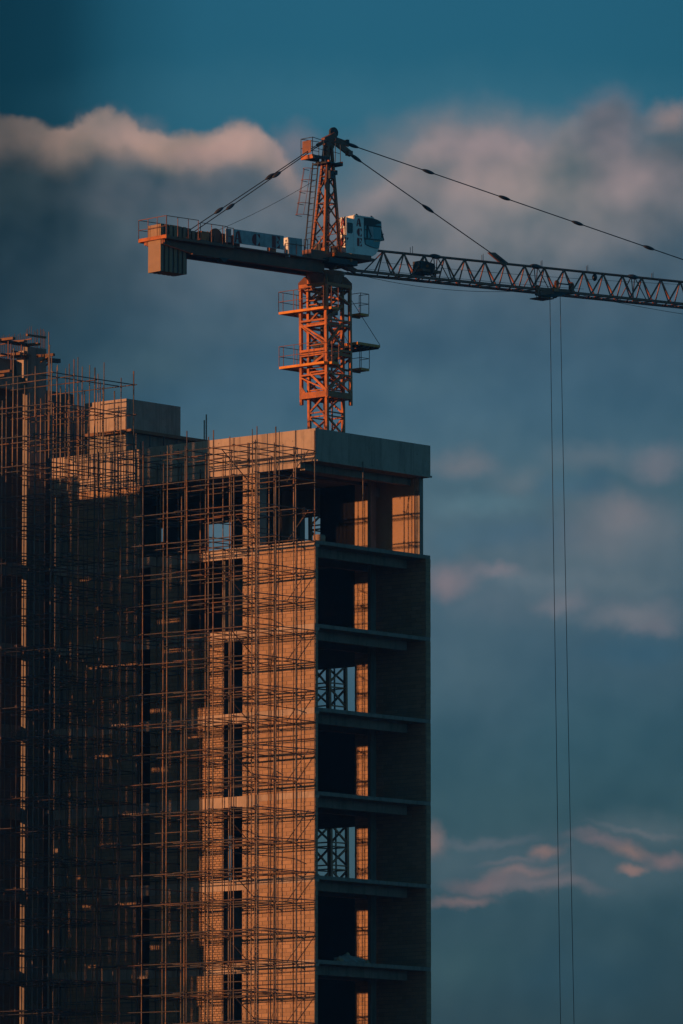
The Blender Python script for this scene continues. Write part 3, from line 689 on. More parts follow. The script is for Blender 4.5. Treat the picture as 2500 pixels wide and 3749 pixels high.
# work platforms on the frame
def platform(ctr_z, a0, a1, b0, b1, rail=True, name='work_platform', th=.12, rails=('n', 'l', 'f', 'r'), hgt=1.0):
    """deck between a0..a1 along MA and b0..b1 along MB"""
    c = axis(ctr_z) + MA * (a0 + a1) / 2 + MB_ * (b0 + b1) / 2
    d = obox(name, K, c, MA, MB_, (a1 - a0, b1 - b0, th), 'yellow')
    pt = lambda a, b, h: axis(ctr_z) + MA * a + MB_ * b + ZA * (th / 2 + h)
    segs = {'l': ((a0, b0), (a0, b1)), 'f': ((a0, b1), (a1, b1)), 'n': ((a0, b0), (a1, b0)), 'r': ((a1, b0), (a1, b1))}
    if rail:
        for s in rails:
            (p0, q0), (p1, q1) = segs[s]; ln = math.hypot(p1 - p0, q1 - q0); m = max(1, round(ln / .9))
            for k in range(m + 1):
                t = k / m; bar('handrail', d, pt(p0 + (p1 - p0) * t, q0 + (q1 - q0) * t, 0), pt(p0 + (p1 - p0) * t, q0 + (q1 - q0) * t, hgt), .035, 'rust', 'tube')
            for h in (hgt, hgt * .5): bar('handrail', d, pt(p0, q0, h), pt(p1, q1, h), .032, 'rust', 'tube')
    return d
hc = CS / 2
for yy in (715, 1345):
    z = YC(yy)
    platform(z, -hc - .34, -hc - .02, -hc - .12, hc + 1.05, rails=('l', 'f'))
    platform(z, -hc - .02, hc + 1.05, hc + .45, hc + 1.05, rails=('f',))
    platform(z - .02, 1.55, 2.15, -.95, -.3, rails=('r', 'n', 'l'))
    obox('platform_bracket', K, axis(z - .12) + MA * 1.4 - MB_ * .5, MA, MB_, (1.1, .1, .1), 'rust')
    platform(z, -hc + .0, -hc + .5, -hc - .34, -hc - .02, rails=('n',))
# big loading platform on the right with stays
zl = YC(1064)
lp = obox('loading_platform', K, axis(zl) + MA * 2.03 - MB_ * .1, MA, MB_, (1.65, 1.9, .13), 'yellow')
lpc = axis(zl) + MA * 2.03 - MB_ * .1
for s_ in (-.95, .95):
    tube('stay_rope', K, axis(YC(560)) + MA * hc + MB_ * s_ * .9, lpc + MA * .8 + MB_ * s_ + ZA * .08, .03, 'rope')
for q in range(5): obox('deck_joist', lp, lpc + MA * (-.7 + q * .35) - ZA * .1, MA, MB_, (.07, 1.9, .09), 'dark')
# slewing ring and its support with gusset plates
zs1, zs0 = YC(290), YC(400)
ring_c = axis((zs0 + zs1) / 2)
cyl = []
def drum(name, parent, c, r0, r1, h, mat, n=16, ax=ZA):
    a = ax.cross(XA if abs(ax.x) < .9 else YA).normalized(); b = ax.cross(a)
    vs = [c + (a * math.cos(2 * math.pi * k / n) + b * math.sin(2 * math.pi * k / n)) * r + ax * t for r, t in ((r0, -h / 2), (r1, h / 2)) for k in range(n)]
    fs = [(k, (k + 1) % n, n + (k + 1) % n, n + k) for k in range(n)] + [tuple(range(n - 1, -1, -1)), tuple(range(n, 2 * n))]
    me = mesh_of(vs, fs, mat)
    return link(name, me, Matrix(), parent)
drum('slewing_ring', K, axis(YC(285)), .95, 1.02, .2, 'rust', 20)
drum('ring_support', K, axis(YC(345)), .80, .93, .42, 'rust', 20)
for i, j in ((-1, -1), (1, -1), (-1, 1), (1, 1)):
    c0 = axis(0); dgo = (MA * i + MB_ * j).normalized()
    rr = hc * math.sqrt(2)
    poly = [(rr + .02, YC(455)), (rr + .02, YC(385)), (rr - .28, YC(312)), (.75, YC(300)), (.62, YC(380)), (rr - .42, YC(455))]
    prism('gusset', K, poly, V((c0.x, c0.y, 0)) + LEAN * (YC(380)), dgo, ZA, dgo.cross(ZA), -.04, .04, 'rust')
    for f in range(1):
        bar('mast_brace', K, corner(YC(450), CS - .3, i, j), axis(YC(350)) + dgo * .5, .14, 'rust')
for f in range(4): fr('climbing_frame_beam', 470, .08, f, .08, 'rust', 1.45)

# ------------- slewing part: frame j (towards the jib), k (left-away)
PJ = 47.5
J, KK = dirang(PJ), dirang(PJ - 90)
AX = axis(zat(US, VM_, 600))
AX0 = V((AX.x, AX.y, 0))
def sz(x, y, t=0.0):
    p = on_plane(x, y, AX0 + KK * t, KK); q = p - AX0; return q.dot(J), p.z
def P3(s, t, z): return AX0 + J * s + KK * t + ZA * z
def PP(x, y, t=0.0):
    s, z = sz(x, y, t); return P3(s, t, z)
def zj(x, y, t=0.0): return sz(x, y, t)[1]
# Z1: crop 500,750 x3.92 ; C1: crop 450,420 x1.4933 ; Z2: 800,780 x3.92 ; Z3 cab 1180,760 x5.807 ; Z4 head 1050,460 x5.227
def crop(x0, y0, k): return lambda x, y: ((x0 + x / k) / 1.59436, (y0 + y / k) / 1.59436)
Z1, C1, Z2, Z3, Z4, C3, Z7 = crop(500, 750, 3.92), crop(450, 420, 1.49333), crop(800, 780, 3.92), crop(1180, 760, 5.8074), crop(1050, 460, 5.2267), crop(1200, 750, 1.20615), crop(1900, 950, 5.2267)
C2 = crop(950, 900, 3.136)
# counter jib deck and girders
TN = -1.02
sE, zE = sz(*Z1(425, 440), TN)           # near corner of the deck end
sM, zM = sz(*C1(1030, 778), TN)
zE2 = zE; zM2 = zj(*C1(1030, 776), TN)
def zdeck(s): return zE + (zM2 - zE) * (s - sE) / (sM - sE)
s_in = -.6
# girders
for t in (-.55, .55):
    zb_e = zj(*Z1(720, 695), -.6); 
    poly = [(sE + .15, zdeck(sE) - .1), (s_in, zdeck(s_in) - .1), (s_in, zdeck(s_in) - .62), (sE + 2.0, zdeck(sE + 2) - .62), (sE + .15, zdeck(sE) - .32)]
    prism('counter_jib_girder', K, poly, AX0, J, ZA, KK, t - .07, t + .07, 'rust')
    bar('counter_jib_flange', K, P3(sE + .1, t, zdeck(sE) - .1), P3(s_in, t, zdeck(s_in) - .1), .06, 'rust', ref=ZA, wd2=.24)
    bar('counter_jib_flange', K, P3(sE + 2, t, zdeck(sE + 2) - .63), P3(s_in, t, zdeck(s_in) - .63), .05, 'rust', ref=ZA, wd2=.26)
p0 = sz(*Z1(1200, 760), -.6)[0]
prism('girder_lug', K, [(p0 - .15, zdeck(p0) - .62), (p0 + .15, zdeck(p0) - .82), (p0 + .5, zdeck(p0) - .62)], AX0, J, ZA, KK, -.7, -.4, 'dark')
q0, q1 = sE + 1.9, s_in
dk = bar('counter_jib_deck', K, P3(q0 + .6, 0, zdeck(q0 + .6) - .04), P3(q1, 0, zdeck(q1) - .04), .05, 'rust', ref=ZA, wd2=1.95)
for t in (-.97, .97):
    bar('deck_edge', K, P3(sE, t, zdeck(sE) - .06), P3(sz(*Z1(1400, 590), TN)[0], t, zdeck(sz(*Z1(1400, 590), TN)[0]) - .06), .14, 'orange' if False else 'rust', ref=ZA, wd2=.1)
# lit end of the deck: two stepped cross members
sEe = sE
ec = obox('end_walkway', K, P3(sE + .12, 0, zdeck(sE) - .02), J, KK, (.26, 2.08, .17), 'orange')
obox('end_beam', K, P3(sE + .30, .08, zdeck(sE) - .18), J, KK, (.22, 1.5, .14), 'orange')
for t in (-.78, .8): obox('side_walkway', K, P3(sE + 1.4, t, zdeck(sE + 1.4) - .03), J, KK, (2.6, .42, .06), 'rust')
# ballast slabs hung through the deck
sA, zA1 = sz(*Z1(330, 945), -.46); zA0 = zj(*Z1(330, 268), -.46)
sB = sz(*Z1(722, 1010), -.46)[0]; sC = sz(*Z1(880, 370), -.46)[0]
nsl = 6; wsl = (sB - sA) / nsl
bal = []
for k in range(nsl):
    s0 = sA + wsl * k
    c = P3(s0 + wsl / 2, 0, (zA0 + zA1) / 2)
    o = obox('ballast_slab', K, c, J, KK, (wsl * .62, .92, zA0 - zA1), 'ballast')
    obox('ballast_rib', o, P3(s0 + wsl * .81 + .01, 0, (zA0 + zA1) / 2), J, KK, (wsl * .42, .86, zA0 - zA1 - .02), 'dark')
k = 0; s0 = sB
while s0 < sC - .1:
    zt1 = zA0 - (.02 + .1 * k)
    o = obox('ballast_slab', K, P3(s0 + wsl / 2, 0, (zt1 + zdeck(s0)) / 2), J, KK, (wsl * .62, .9, zt1 - zdeck(s0)), 'ballast')
    obox('ballast_rib', o, P3(s0 + wsl * .81, 0, (zt1 + zdeck(s0)) / 2), J, KK, (wsl * .42, .84, zt1 - zdeck(s0) - .02), 'dark')
    s0 += wsl; k += 1
# handrails
RH = .98
def railing(pts, h, parent=K, posts=True, mat='rust', mids=(.5,), th=.036):
    for i, p in enumerate(pts):
        bar('handrail', parent, p, p + ZA * h, th, mat, 'tube')
    for i in range(len(pts) - 1):
        bar('handrail', parent, pts[i] + ZA * h, pts[i + 1] + ZA * h, th, mat, 'tube')
        for m in mids: bar('handrail', parent, pts[i] + ZA * h * m, pts[i + 1] + ZA * h * m, th * .85, mat, 'tube')
def on_deck(x, t=TN): s = sz(x, 545, t)[0]; return P3(s, t, zdeck(s))
railing([on_deck(Z1(a, 0)[0]) for a in (430, 590, 742)], RH, mids=())
railing([on_deck(Z1(a, 0)[0]) for a in (742, 885)], RH, mids=())
railing([on_deck(Z1(a, 0)[0]) for a in (915, 1075, 1235)], RH * .9, mids=())
railing([on_deck(Z1(a, 0)[0]) for a in (1235, 1300)], RH * .9, mids=()); railing([on_deck(Z1(a, 0)[0]) for a in (1300, 1390)], RH * .85, mids=(.5,))
e0, e1 = P3(sE, -1.02, zdeck(sE)), P3(sE, 1.02, zdeck(sE))
railing([e0, e0.lerp(e1, .33), e0.lerp(e1, .66), e1], RH)
railing([e1, P3(sE + 1.2, 1.02, zdeck(sE)), P3(sE + 2.6, 1.02, zdeck(sE))], RH)
# hoist winch machinery
sw = sz(*Z1(1090, 480), -.3)[0]; zd = zdeck(sw)
o = drum('hoist_drum', K, P3(sw, 0, zd + .4), .3, .3, 1.0, 'dark', 14, KK)
for t in (-.52, .52): drum('drum_flange', o, P3(sw, t, zd + .4), .42, .42, .05, 'rust', 16, KK)
obox('hoist_motor', K, P3(sw - .75, -.35, zd + .32), J, KK, (.5, .5, .5), 'orange'); cylinder('hoist_motor', K, P3(sw - .45, -.3, zd + .3), P3(sw + .1, -.3, zd + .3), .36, 'rust')
obox('gearbox', K, P3(sw + .55, -.2, zd + .32), J, KK, (.55, .6, .6), 'rust'); obox('winch_frame', K, P3(sw, 0, zd + .06), J, KK, (2.6, 1.3, .12), 'dark')
obox('resistor_box', K, P3(sw + 1.25, -.35, zd + .3), J, KK, (.45, .6, .58), 'rust')
for q in range(6):
    bar('winch_pipe', K, P3(sw - 1.1 + q * .45, -.6, zd + .08), P3(sw - 1.0 + q * .45, -.55, zd + .45 + .15 * (q % 2)), .06, 'orange' if q % 3 == 0 else 'rust', 'tube')
# sign with the maker's letters along the near rail
TS = -1.06
a0 = sz(*Z2(220, 428), TS); a1 = sz(*Z2(215, 228), TS); b0 = sz(*Z2(935, 525), TS); b1 = sz(*Z2(935, 328), TS)
sg = prism('sign_board', K, [(a0[0], a0[1]), (b0[0], b0[1]), (b0[0], b1[1]), (a0[0], a1[1])], AX0, J, ZA, KK, TS, TS + .03, 'panel')
prism('sign_end', sg, [(0, a0[1] + .02), (.36, a0[1] + .05), (.36, a1[1] + .03), (0, a1[1])], P3(a0[0] - .36, 0, 0) + ZA * 0, J, ZA, KK, TS + .2, TS + .23, 'panel')
slope = ((b0[1] - a0[1]) / (b0[0] - a0[0]))
eJ = (J + ZA * slope).normalized()
for ch, x0_, x1_, yt, yb in [('A', 228, 332, 252, 425), ('C', 478, 592, 290, 465), ('E', 768, 878, 322, 500)]:
    l0 = sz(*Z2(x0_, yb), TS); l1 = sz(*Z2(x1_, yb), TS); lt = sz(*Z2(x0_, yt), TS)
    letter(ch, sg, P3(l0[0], TS, l0[1] + .02), eJ, ZA, l1[0] - l0[0], lt[1] - l0[1] - .02, -KK)
obox('cable_chain', K, P3(sz(*Z2(760, 530), -.8)[0], -.8, zj(*Z2(760, 530), -.8)), J, KK, (.42, .2, .3), 'orange')
# electrical cabinets at the end of the deck
TB = -.98
c0 = sz(*Z2(998, 590), TB); c1 = sz(*Z2(998, 345), TB); c2 = sz(*Z2(1200, 615), TB)
wz = c1[1] - c0[1]
cb = prism('switch_cabinet', K, [(c0[0], c0[1]), (c2[0], c2[1]), (c2[0], c2[1] + wz), (c0[0], c1[1])], AX0, J, ZA, KK, TB, TB + .3, 'panel')
sm = sz(*Z2(1115, 590), TB)[0]
obox('cabinet_door', cb, P3((c0[0] + sm) / 2, TB - .012, (c0[1] + c1[1]) / 2 - .03), J, KK, (sm - c0[0] - .04, .02, wz - .12), 'panel')
obox('cabinet_door', cb, P3((c2[0] + sm) / 2, TB - .012, (c0[1] + c1[1]) / 2 - .09), J, KK, (c2[0] - sm - .04, .02, wz - .12), 'panel')
obox('cabinet_end', cb, P3(c0[0] - .013, TB + .15, c0[1] + wz * .62), J, KK, (.02, .29, wz * .7), 'white')
obox('cabinet_vent', cb, P3(c0[0] - .028, TB + .12, c0[1] + wz * .8), J, KK, (.012, .08, .1), 'dark')
obox('cabinet_foot', cb, P3(c0[0] + .1, TB + .15, c0[1] - .02), J, KK, (.1, .25, .2), 'panel')
railing([on_deck(Z2(a, 0)[0]) for a in (960, 1120, 1230)], RH * .5, mids=())
# slewing platform (turntable) and cab deck
zs = zj(*C2(760, 150), 0)
tt = prism('turntable', K, [(-1.3, zs - .34), (1.25, zs - .34), (1.6, zs + .0), (1.6, zs + .26), (-1.5, zs + .26), (-1.5, zs - .1)], AX0, J, ZA, KK, -.62, .62, 'rust')
fa = C2(685, 120); fb = C2(890, 95)
# lit front edge members across the platform
t1 = -.95
s1_, z1_ = sz(*C2(888, 95), t1)
bar('platform_beam', K, P3(s1_, t1, z1_), P3(s1_, t1 + 1.75, z1_), .17, 'orange', ref=ZA, wd2=.12)
s2_, z2_ = sz(*C2(1058, 165), t1 - .25)
bar('platform_beam', K, P3(s2_, t1 - .25, z2_), P3(s2_, t1 + 1.75, z2_), .14, 'orange', ref=ZA, wd2=.1)
obox('platform_bracket', K, PP(*C2(658, 132), -.1), J, KK, (.2, .3, .3), 'orange')
obox('cab_deck', K, P3(s1_ + 1.25, t1 + .55, z1_ - .03), J, KK, (2.5, 1.2, .12), 'rust')
sd0 = sz(*Z3(1025, 1080), t1)[0]
bar('deck_edge', K, P3(s1_, t1 - .02, z1_), P3(sd0, t1 - .02, zj(*Z3(1025, 1070), t1)), .2, 'rust', ref=ZA, wd2=.08)
obox('platform_bracket', K, P3(.2, -.9, zs - .25), J, KK, (1.9, .5, .25), 'dark')
# boom foot
bar('boom_foot', K, P3(.9, .2, zs), PP(*C3(100, 278), 0), .35, 'rust'); bar('boom_foot', K, P3(.5, -.35, zs - .1), PP(*C3(120, 293), -.5), .22, 'rust')
# tower head: four legs meeting at the apex
zh0 = zj(*C1(1110, 745), 0)
hb = .78
apx = PP(*Z4(800, 330), 0)
feet = {(-1, -1): PP(*C1(1100, 765), -.37), (-1, 1): PP(*C1(1014, 770), .37), (1, -1): PP(*C1(1186, 750), -.37)}
sf = [(feet[(-1, -1)] - AX0).dot(J), (feet[(1, -1)] - AX0).dot(J)]
sL, sR_ = (feet[(-1, 1)] - AX0).dot(J), sf[1]
def hfoot(i, j, z): 
    return P3(-.36 if i < 0 else .78, j * .42, z)
cH = None
zf = zj(*C1(1100, 765), 0); zt2 = zj(*Z4(800, 400), 0)
# fit: image columns of the feet and of the leg tops
def leg_pt(xf, yf, t): return PP(xf, yf, t)
legs = []
for (bx, by, tx, ty, t0_, t1_) in [(*C1(1100, 765), *Z4(775, 395), -.44, -.09), (*C1(1014, 765), *Z4(738, 395), .44, .1), (*C1(1187, 745), *Z4(850, 395), -.2, -.02), (*C1(1100, 735), *Z4(812, 380), .95, .2)]:
    legs.append((PP(bx, by, t0_), PP(tx, ty, t1_)))
# plan positions from geometry: near-left, far-left, near-right, far-right
bxn = sz(*C1(1100, 765), -.44)[0]; 
def HP(i, j, f):                        # i: -1 rear, 1 front; j: -1 near, 1 far; f 0 foot .. 1 top
    s0 = SF[0] if i < 0 else SF[1]; s1 = ST[0] if i < 0 else ST[1]
    return P3(s0 + (s1 - s0) * f, j * (.46 + (.11 - .46) * f), zf + (zt2 - zf) * f)
SF = (sz(*C1(1100, 765), -.46)[0], sz(*C1(1187, 750), -.46)[0]); ST = (sz(*Z4(782, 395), -.11)[0], sz(*Z4(852, 395), -.11)[0])
for i in (-1, 1):
    for j in (-1, 1):
        bar('head_leg', K, HP(i, j, 0), HP(i, j, 1), .13, 'faded', ref=J)
HF = [((-1, -1), (-1, 1)), ((-1, -1), (1, -1)), ((1, 1), (-1, 1)), ((1, 1), (1, -1))]
fr_ = [0.02, .17, .32, .47, .6, .72, .82]
for f, (a, b) in enumerate(HF):
    for q in range(len(fr_) - 1):
        p, r = (a, b) if (q + (f in (1, 2))) % 2 else (b, a)
        bar('head_brace', K, HP(*p, fr_[q]), HP(*r, fr_[q + 1]), .06, 'faded')
        if f == 1 or f == 2:
            if q < 5: bar('head_brace', K, HP(*r, fr_[q]), HP(*p, fr_[q + 1]), .05, 'faded')
    for q in (3, 5, 6): bar('head_brace', K, HP(*a, fr_[q]), HP(*b, fr_[q]), .055, 'faded')
# apex casting, pulley, link plates
zap = zj(*Z4(890, 130), 0)
prism('apex_plate', K, [(sz(*Z4(x, y), 0)[0], sz(*Z4(x, y), 0)[1]) for x, y in [(715, 350), (735, 450), (870, 440), (885, 330), (900, 240), (930, 190), (880, 130), (800, 180), (690, 235), (690, 270), (740, 300)]], AX0, J, ZA, KK, -.13, .13, 'rust')
drum('apex_pulley', K, PP(*Z4(893, 135), 0), .27, .27, .12, 'dark', 18, KK)
cylinder('beacon', K, PP(*Z4(850, 110), 0), PP(*Z4(850, 60), 0), .1, 'dark')
AR = PP(*Z4(880, 270), 0)
def link_plate(x0, y0, x1, y1, w_, t, name='pendant_link', mat='rust'):
    return bar(name, K, PP(*Z4(x0, y0), t), PP(*Z4(x1, y1), t), w_, mat, ref=ZA, wd2=.12)
link_plate(900, 255, 1180, 360, .24, .1); link_plate(905, 300, 1220, 545, .3, -.12)
link_plate(740, 290, 580, 380, .17, -.1)
obox('shackle', K, PP(*Z4(1150, 310), .1), J, KK, (.14, .2, .2), 'dark'); obox('shackle', K, PP(*Z4(1190, 530), -.12), J, KK, (.28, .26, .24), 'rust')
# tie bars with spindle joints
def tie(name, p, q, d, joints, ra=.07, ln=.35):
    o = tube(name, K, p, q, d, 'dark'); u = (q - p).normalized()
    for f in joints:
        c = p.lerp(q, f); link('tie_joint', blob_mesh(c - u * ln, c + u * ln, ra, 'dark'), Matrix(), o)
    return o
def fr_at(x, xa, xb): return (x - xa) / (xb - xa)
pa = PP(*Z4(1150, 345), .1); pe_s = sz(1568, 596, .1)
jb = PP(1568, 596, .1); jbe = pa + (jb - pa) * 1.42
tie('outer_tie_bar', pa, jbe, .055, [.011] + [(x - 800) / (768 * 1.42) for x in (980, 1152, 1320, 1487)] + [.93], .1, .4)
pb = PP(*Z4(1225, 555), -.12); pq = PP(1163, 606, 0)
tie('inner_tie_bar', pb, pq, .055, [.03, .49, .96], .1, .42)
prism('tie_lug', K, [(sz(x, y)[0], sz(x, y)[1]) for x, y in [(1120, 580), (1135, 580), (1168, 606), (1155, 610)]], AX0, J, ZA, KK, -.06, .06, 'rust')
for (xa, ya, xb, yb, t, jx) in [(*C1(1062, 165), *C1(368, 628), .3, (*C1(800, 340), *C1(522, 520))), (*C1(1066, 172), *C1(405, 628), -.3, (*C1(838, 330), *C1(584, 507)))]:
    p, q = PP(xa, ya, 0), PP(xb, yb, t)
    tie('rear_tie_bar', p, q, .05, [fr_at(jx[0], xa, xb), fr_at(jx[2], xa, xb)], .1, .32)
q = PP(*Z1(715, 470), -.55); tube('rear_tie_bar', K, PP(*C1(405, 628), -.3), q, .05, 'rust')
polyline('hoist_rope', K, sagline(PP(*C1(1060, 352), 0), PP(*C1(500, 640), -.1), .12), .022, 'rope')
# head platforms with rails
zpf = zj(*Z4(490, 575), -.3)
def hplat(sA_, sB_, tA, tB, z, mat='orange', th=.14, name='head_platform'):
    return obox(name, K, P3((sA_ + sB_) / 2, (tA + tB) / 2, z), J, KK, (sB_ - sA_, tB - tA, th), mat)
sp0 = sz(*Z4(490, 590), -.3)[0]; sp1 = sz(*Z4(1000, 690), -.3)[0]
zz0 = zj(*Z4(490, 580), -.3); 
hp = hplat(sp0, sp0 + .12, -.32, .55, zz0, 'orange', .2)
hplat(sp0 + .12, sp0 + 1.15, -.32, -.22, zz0, 'dark', .16); hplat(sp0 + .12, sp0 + 1.15, .45, .55, zz0, 'dark', .16)
hplat(sp0 + .7, sp1, -.55, .5, zz0 - .25, 'dark', .07); 
bar('head_platform', K, P3(sp1, -.55, zz0 - .22), P3(sp1, .5, zz0 - .22), .22, 'rust', ref=ZA, wd2=.06)
bar('head_platform', K, P3(sp0 + 1.0, -.5, zz0 - .18), P3(sp0 + 1.0, .5, zz0 - .18), .14, 'orange')
hr = [P3(sp0, -.3, zz0), P3(sp0 + .75, -.3, zz0 - .1), P3(sp0 + 1.4, -.45, zz0 - .15), P3(sp1 - .1, -.5, zz0 - .2)]
railing(hr, .95, mids=(.5,), mat='dark'); railing([hr[0], P3(sp0, .55, zz0), P3(sp0 + 1.2, .55, zz0)], .95, mids=(.5,), mat='dark')
obox('notice_plate', hp, P3(sp0 - .02, .1, zz0 + .5), J, KK, (.03, .62, .62), 'rust')
obox('flood_lamp', K, PP(*Z4(840, 940), -.3), J, KK, (.3, .25, .4), 'dark'); obox('flood_lamp', K, PP(*Z4(922, 900), -.3), J, KK, (.16, .2, .22), 'dark')
# ladder with safety hoops up the rear of the head
la = (PP(*Z4(550, 700), .3)); lb_ = PP(*C1(1005, 775), .3)
for dt in (-.2, .2):
    bar('ladder_rail', K, la + KK * dt, lb_ + KK * dt, .05, 'dark')
ln = (la - lb_).length
for q in range(1, int(ln / .3)):
    c = lb_.lerp(la, q * .3 / ln); bar('ladder_rung', K, c - KK * .2, c + KK * .2, .03, 'dark', 'tube')
hoops = []
for q in range(5):
    c = PP(*(Z4(530, 850 + 0) if False else C1(1040 - q * 10.2, 300 + q * 63)), .3)
    pts = [c + KK * .3 * math.cos(a) - J * (.33 * math.sin(a)) * 1.9 for a in [math.pi * i / 10 for i in range(11)]]
    polyline('ladder_hoop', K, pts, .032, 'rust'); hoops.append(pts)
for k in (2, 5, 8): polyline('ladder_hoop', K, [h[k] for h in hoops], .026, 'rust')
# small things on the platform round the head's foot
zfl = zf
obox('slewing_motor', K, P3(-.2, .1, zf + .25), J, KK, (.5, .6, .5), 'dark'); cylinder('slewing_motor', K, P3(.45, -.2, zf - .1), P3(.45, -.2, zf + .45), .4, 'dark')
obox('slewing_motor', K, PP(*C2(750, 60), -.5), J, KK, (.25, .25, .3), 'orange')
rp = [PP(*C1(x, y), t1) for x, y in ((1045, 765), (1110, 762), (1170, 750))]
zr_ = z1_
railing([P3(s1_, t1 + 1.7, z1_ + .08), P3(s1_, t1 + .85, z1_ + .08), P3(s1_, t1, z1_ + .08)], .95, mids=(.66, .33))
railing([P3(s1_, t1 - .02, z1_ + .08), P3(s1_ + 1.1, t1 - .02, z1_ + .02)], .95, mids=(.66, .33), mat='dark')
railing([on_deck(C1(a, 0)[0]) for a in (990, 1010)], .8, mids=(.5,), mat='dark')

# ---------------------------------- cab
TC0, TC1 = -1.02, .06                   # near and far side
def cz_(x, y, t=TC0): return sz(*Z3(x, y), t)
prof = [(675, 985), (675, 162), (880, 195), (1090, 222), (1200, 262), (1262, 295), (1270, 420), (1248, 690), (1215, 860), (1150, 985), (1085, 1030), (1030, 1045), (880, 1030), (750, 1008)]
cab = prism('cab', K, [cz_(x, y) for x, y in prof], AX0, J, ZA, KK, TC0 + .03, TC1, 'white')
def cpanel(name, pts, mat, off=.03, th=.02, par=cab):
    return prism(name, par, [cz_(x, y) for x, y in pts], AX0, J, ZA, KK, TC0 + .03 - off, TC0 + .03 - off + th, mat)
cpanel('side_panel', [(682, 980), (682, 185), (885, 208), (885, 1020), (760, 1003)], 'white', .012, .011)
cpanel('window_frame', [(888, 375), (888, 212), (1085, 230), (1190, 270), (1252, 308), (1252, 400), (1262, 420), (1238, 700), (1222, 745), (1205, 865), (1130, 868), (1010, 830), (915, 785), (900, 700), (888, 650)], 'frame', .02, .019)
cpanel('visor_glass', [(893, 372), (893, 218), (1082, 236), (1188, 276), (1246, 312), (1215, 338), (1100, 356), (1060, 385)], 'glass', .028, .006).data.materials[0] = MT['frame']
cpanel('window_pane', [(895, 462), (895, 385), (932, 385), (932, 452)], 'pane', .032, .006)
cpanel('window_pane', [(895, 640), (895, 480), (932, 480), (932, 648)], 'pane', .032, .006)
cpanel('window_pane', [(968, 655), (968, 395), (1248, 428), (1238, 682)], 'pane', .032, .006)
cpanel('window_pane', [(1105, 372), (1220, 345), (1250, 330), (1250, 395)], 'pane', .032, .006)
cpanel('window_pane', [(912, 690), (960, 680), (1225, 712), (1198, 855), (1130, 858), (1015, 820), (922, 778)], 'pane', .032, .006)
# light patches of the interior seen through the panes
cpanel('operator_seat', [(1090, 735), (1100, 705), (1215, 705), (1228, 722), (1180, 728)], 'cloth', .036, .004)
cpanel('blind', [(966, 400), (1075, 410), (1085, 660), (1040, 660), (1030, 600)], 'panel', .036, .004)
bar('wiper_arm', cab, P3(*[0, 0, 0]) + (PP(*Z3(970, 398), TC0 - .02) - P3(0, 0, 0)), PP(*Z3(1048, 615), TC0 - .02), .03, 'frame'); bar('wiper_arm', cab, PP(*Z3(1045, 610), TC0 - .02), PP(*Z3(1012, 652), TC0 - .02), .02, 'frame')
# opened front window
fw = [cz_(1262, 400), cz_(1335, 690), cz_(1250, 705)]
for a, b in ((0, 1), (1, 2)): bar('front_window_frame', cab, P3(fw[a][0], TC0 + .1, fw[a][1]), P3(fw[b][0], TC0 + .1, fw[b][1]), .045, 'frame')
bar('front_window_frame', cab, PP(*Z3(1300, 560), TC0 + .1), PP(*Z3(1250, 620), TC0 + .1), .035, 'frame')
for a, b in ((0, 1),): bar('front_window_frame', cab, P3(fw[a][0], TC1 - .1, fw[a][1]), P3(fw[b][0], TC1 - .1, fw[b][1]), .04, 'frame')
prism('front_window_pane', cab, [fw[0], fw[1], (fw[1][0] - .03, fw[1][1]), (fw[0][0] - .03, fw[0][1])], AX0, J, ZA, KK, TC0 + .12, TC1 - .1, 'glass')
# roof lip and fittings
bar('roof_lip', cab, PP(*Z3(672, 160), TC0), PP(*Z3(885, 195), TC0), .05, 'white'); bar('roof_lip', cab, PP(*Z3(885, 196), TC0), PP(*Z3(1092, 222), TC0), .05, 'white')
for x, y in ((735, 150), (1050, 195)): bar('roof_stub', cab, PP(*Z3(x - 20, y - 12), -.5), PP(*Z3(x + 15, y + 12), -.5), .05, 'dark')
# rear wall letters and the open side door
sr, zr0 = cz_(675, 985); zr1 = cz_(675, 162)[1]
EN = -J
def rear_pt(x, y):                      # point on the rear plane of the cab
    p = on_plane(*Z3(x, y), P3(sr, 0, 0), J); q = p - AX0; return q.dot(KK), p.z
tl = rear_pt(345, 215)[0]
box_far = tl - TC1
obox('rear_wall', cab, P3(sr - .014, (tl + TC0 + .03) / 2, (zr0 + zr1) / 2), J, KK, (.02, tl - TC0 - .03, zr1 - zr0), 'white')
if tl > TC1: obox('cab_extension', cab, P3(sr + .25, (tl + TC1) / 2, (zr0 + zr1) / 2), J, KK, (.5, tl - TC1 - .002, zr1 - zr0 - .01), 'white')
for ch, x0_, yt, yb in (('A', 395, 232, 410), ('C', 400, 437, 606), ('E', 405, 645, 826)):
    tA, zb3 = rear_pt(x0_, yb); zt3 = rear_pt(x0_, yt)[1]; wA = tA - rear_pt(x0_ + 96, yb)[0]
    letter(ch, cab, P3(sr - .026, tA, zb3), -KK, ZA, wA * 1.12, zt3 - zb3, -J)
for ch, x0_, yt, yb in (('A', 728, 222, 392), ('C', 738, 430, 602), ('E', 743, 640, 812)):
    p_, z_b = cz_(x0_, yb); z_t = cz_(x0_, yt)[1]; w_l = cz_(x0_ + 100, yb)[0] - p_
    letter(ch, cab, P3(p_, TC0 + .015, z_b), (J - ZA * .0).normalized(), ZA, w_l, z_t - z_b, -KK)
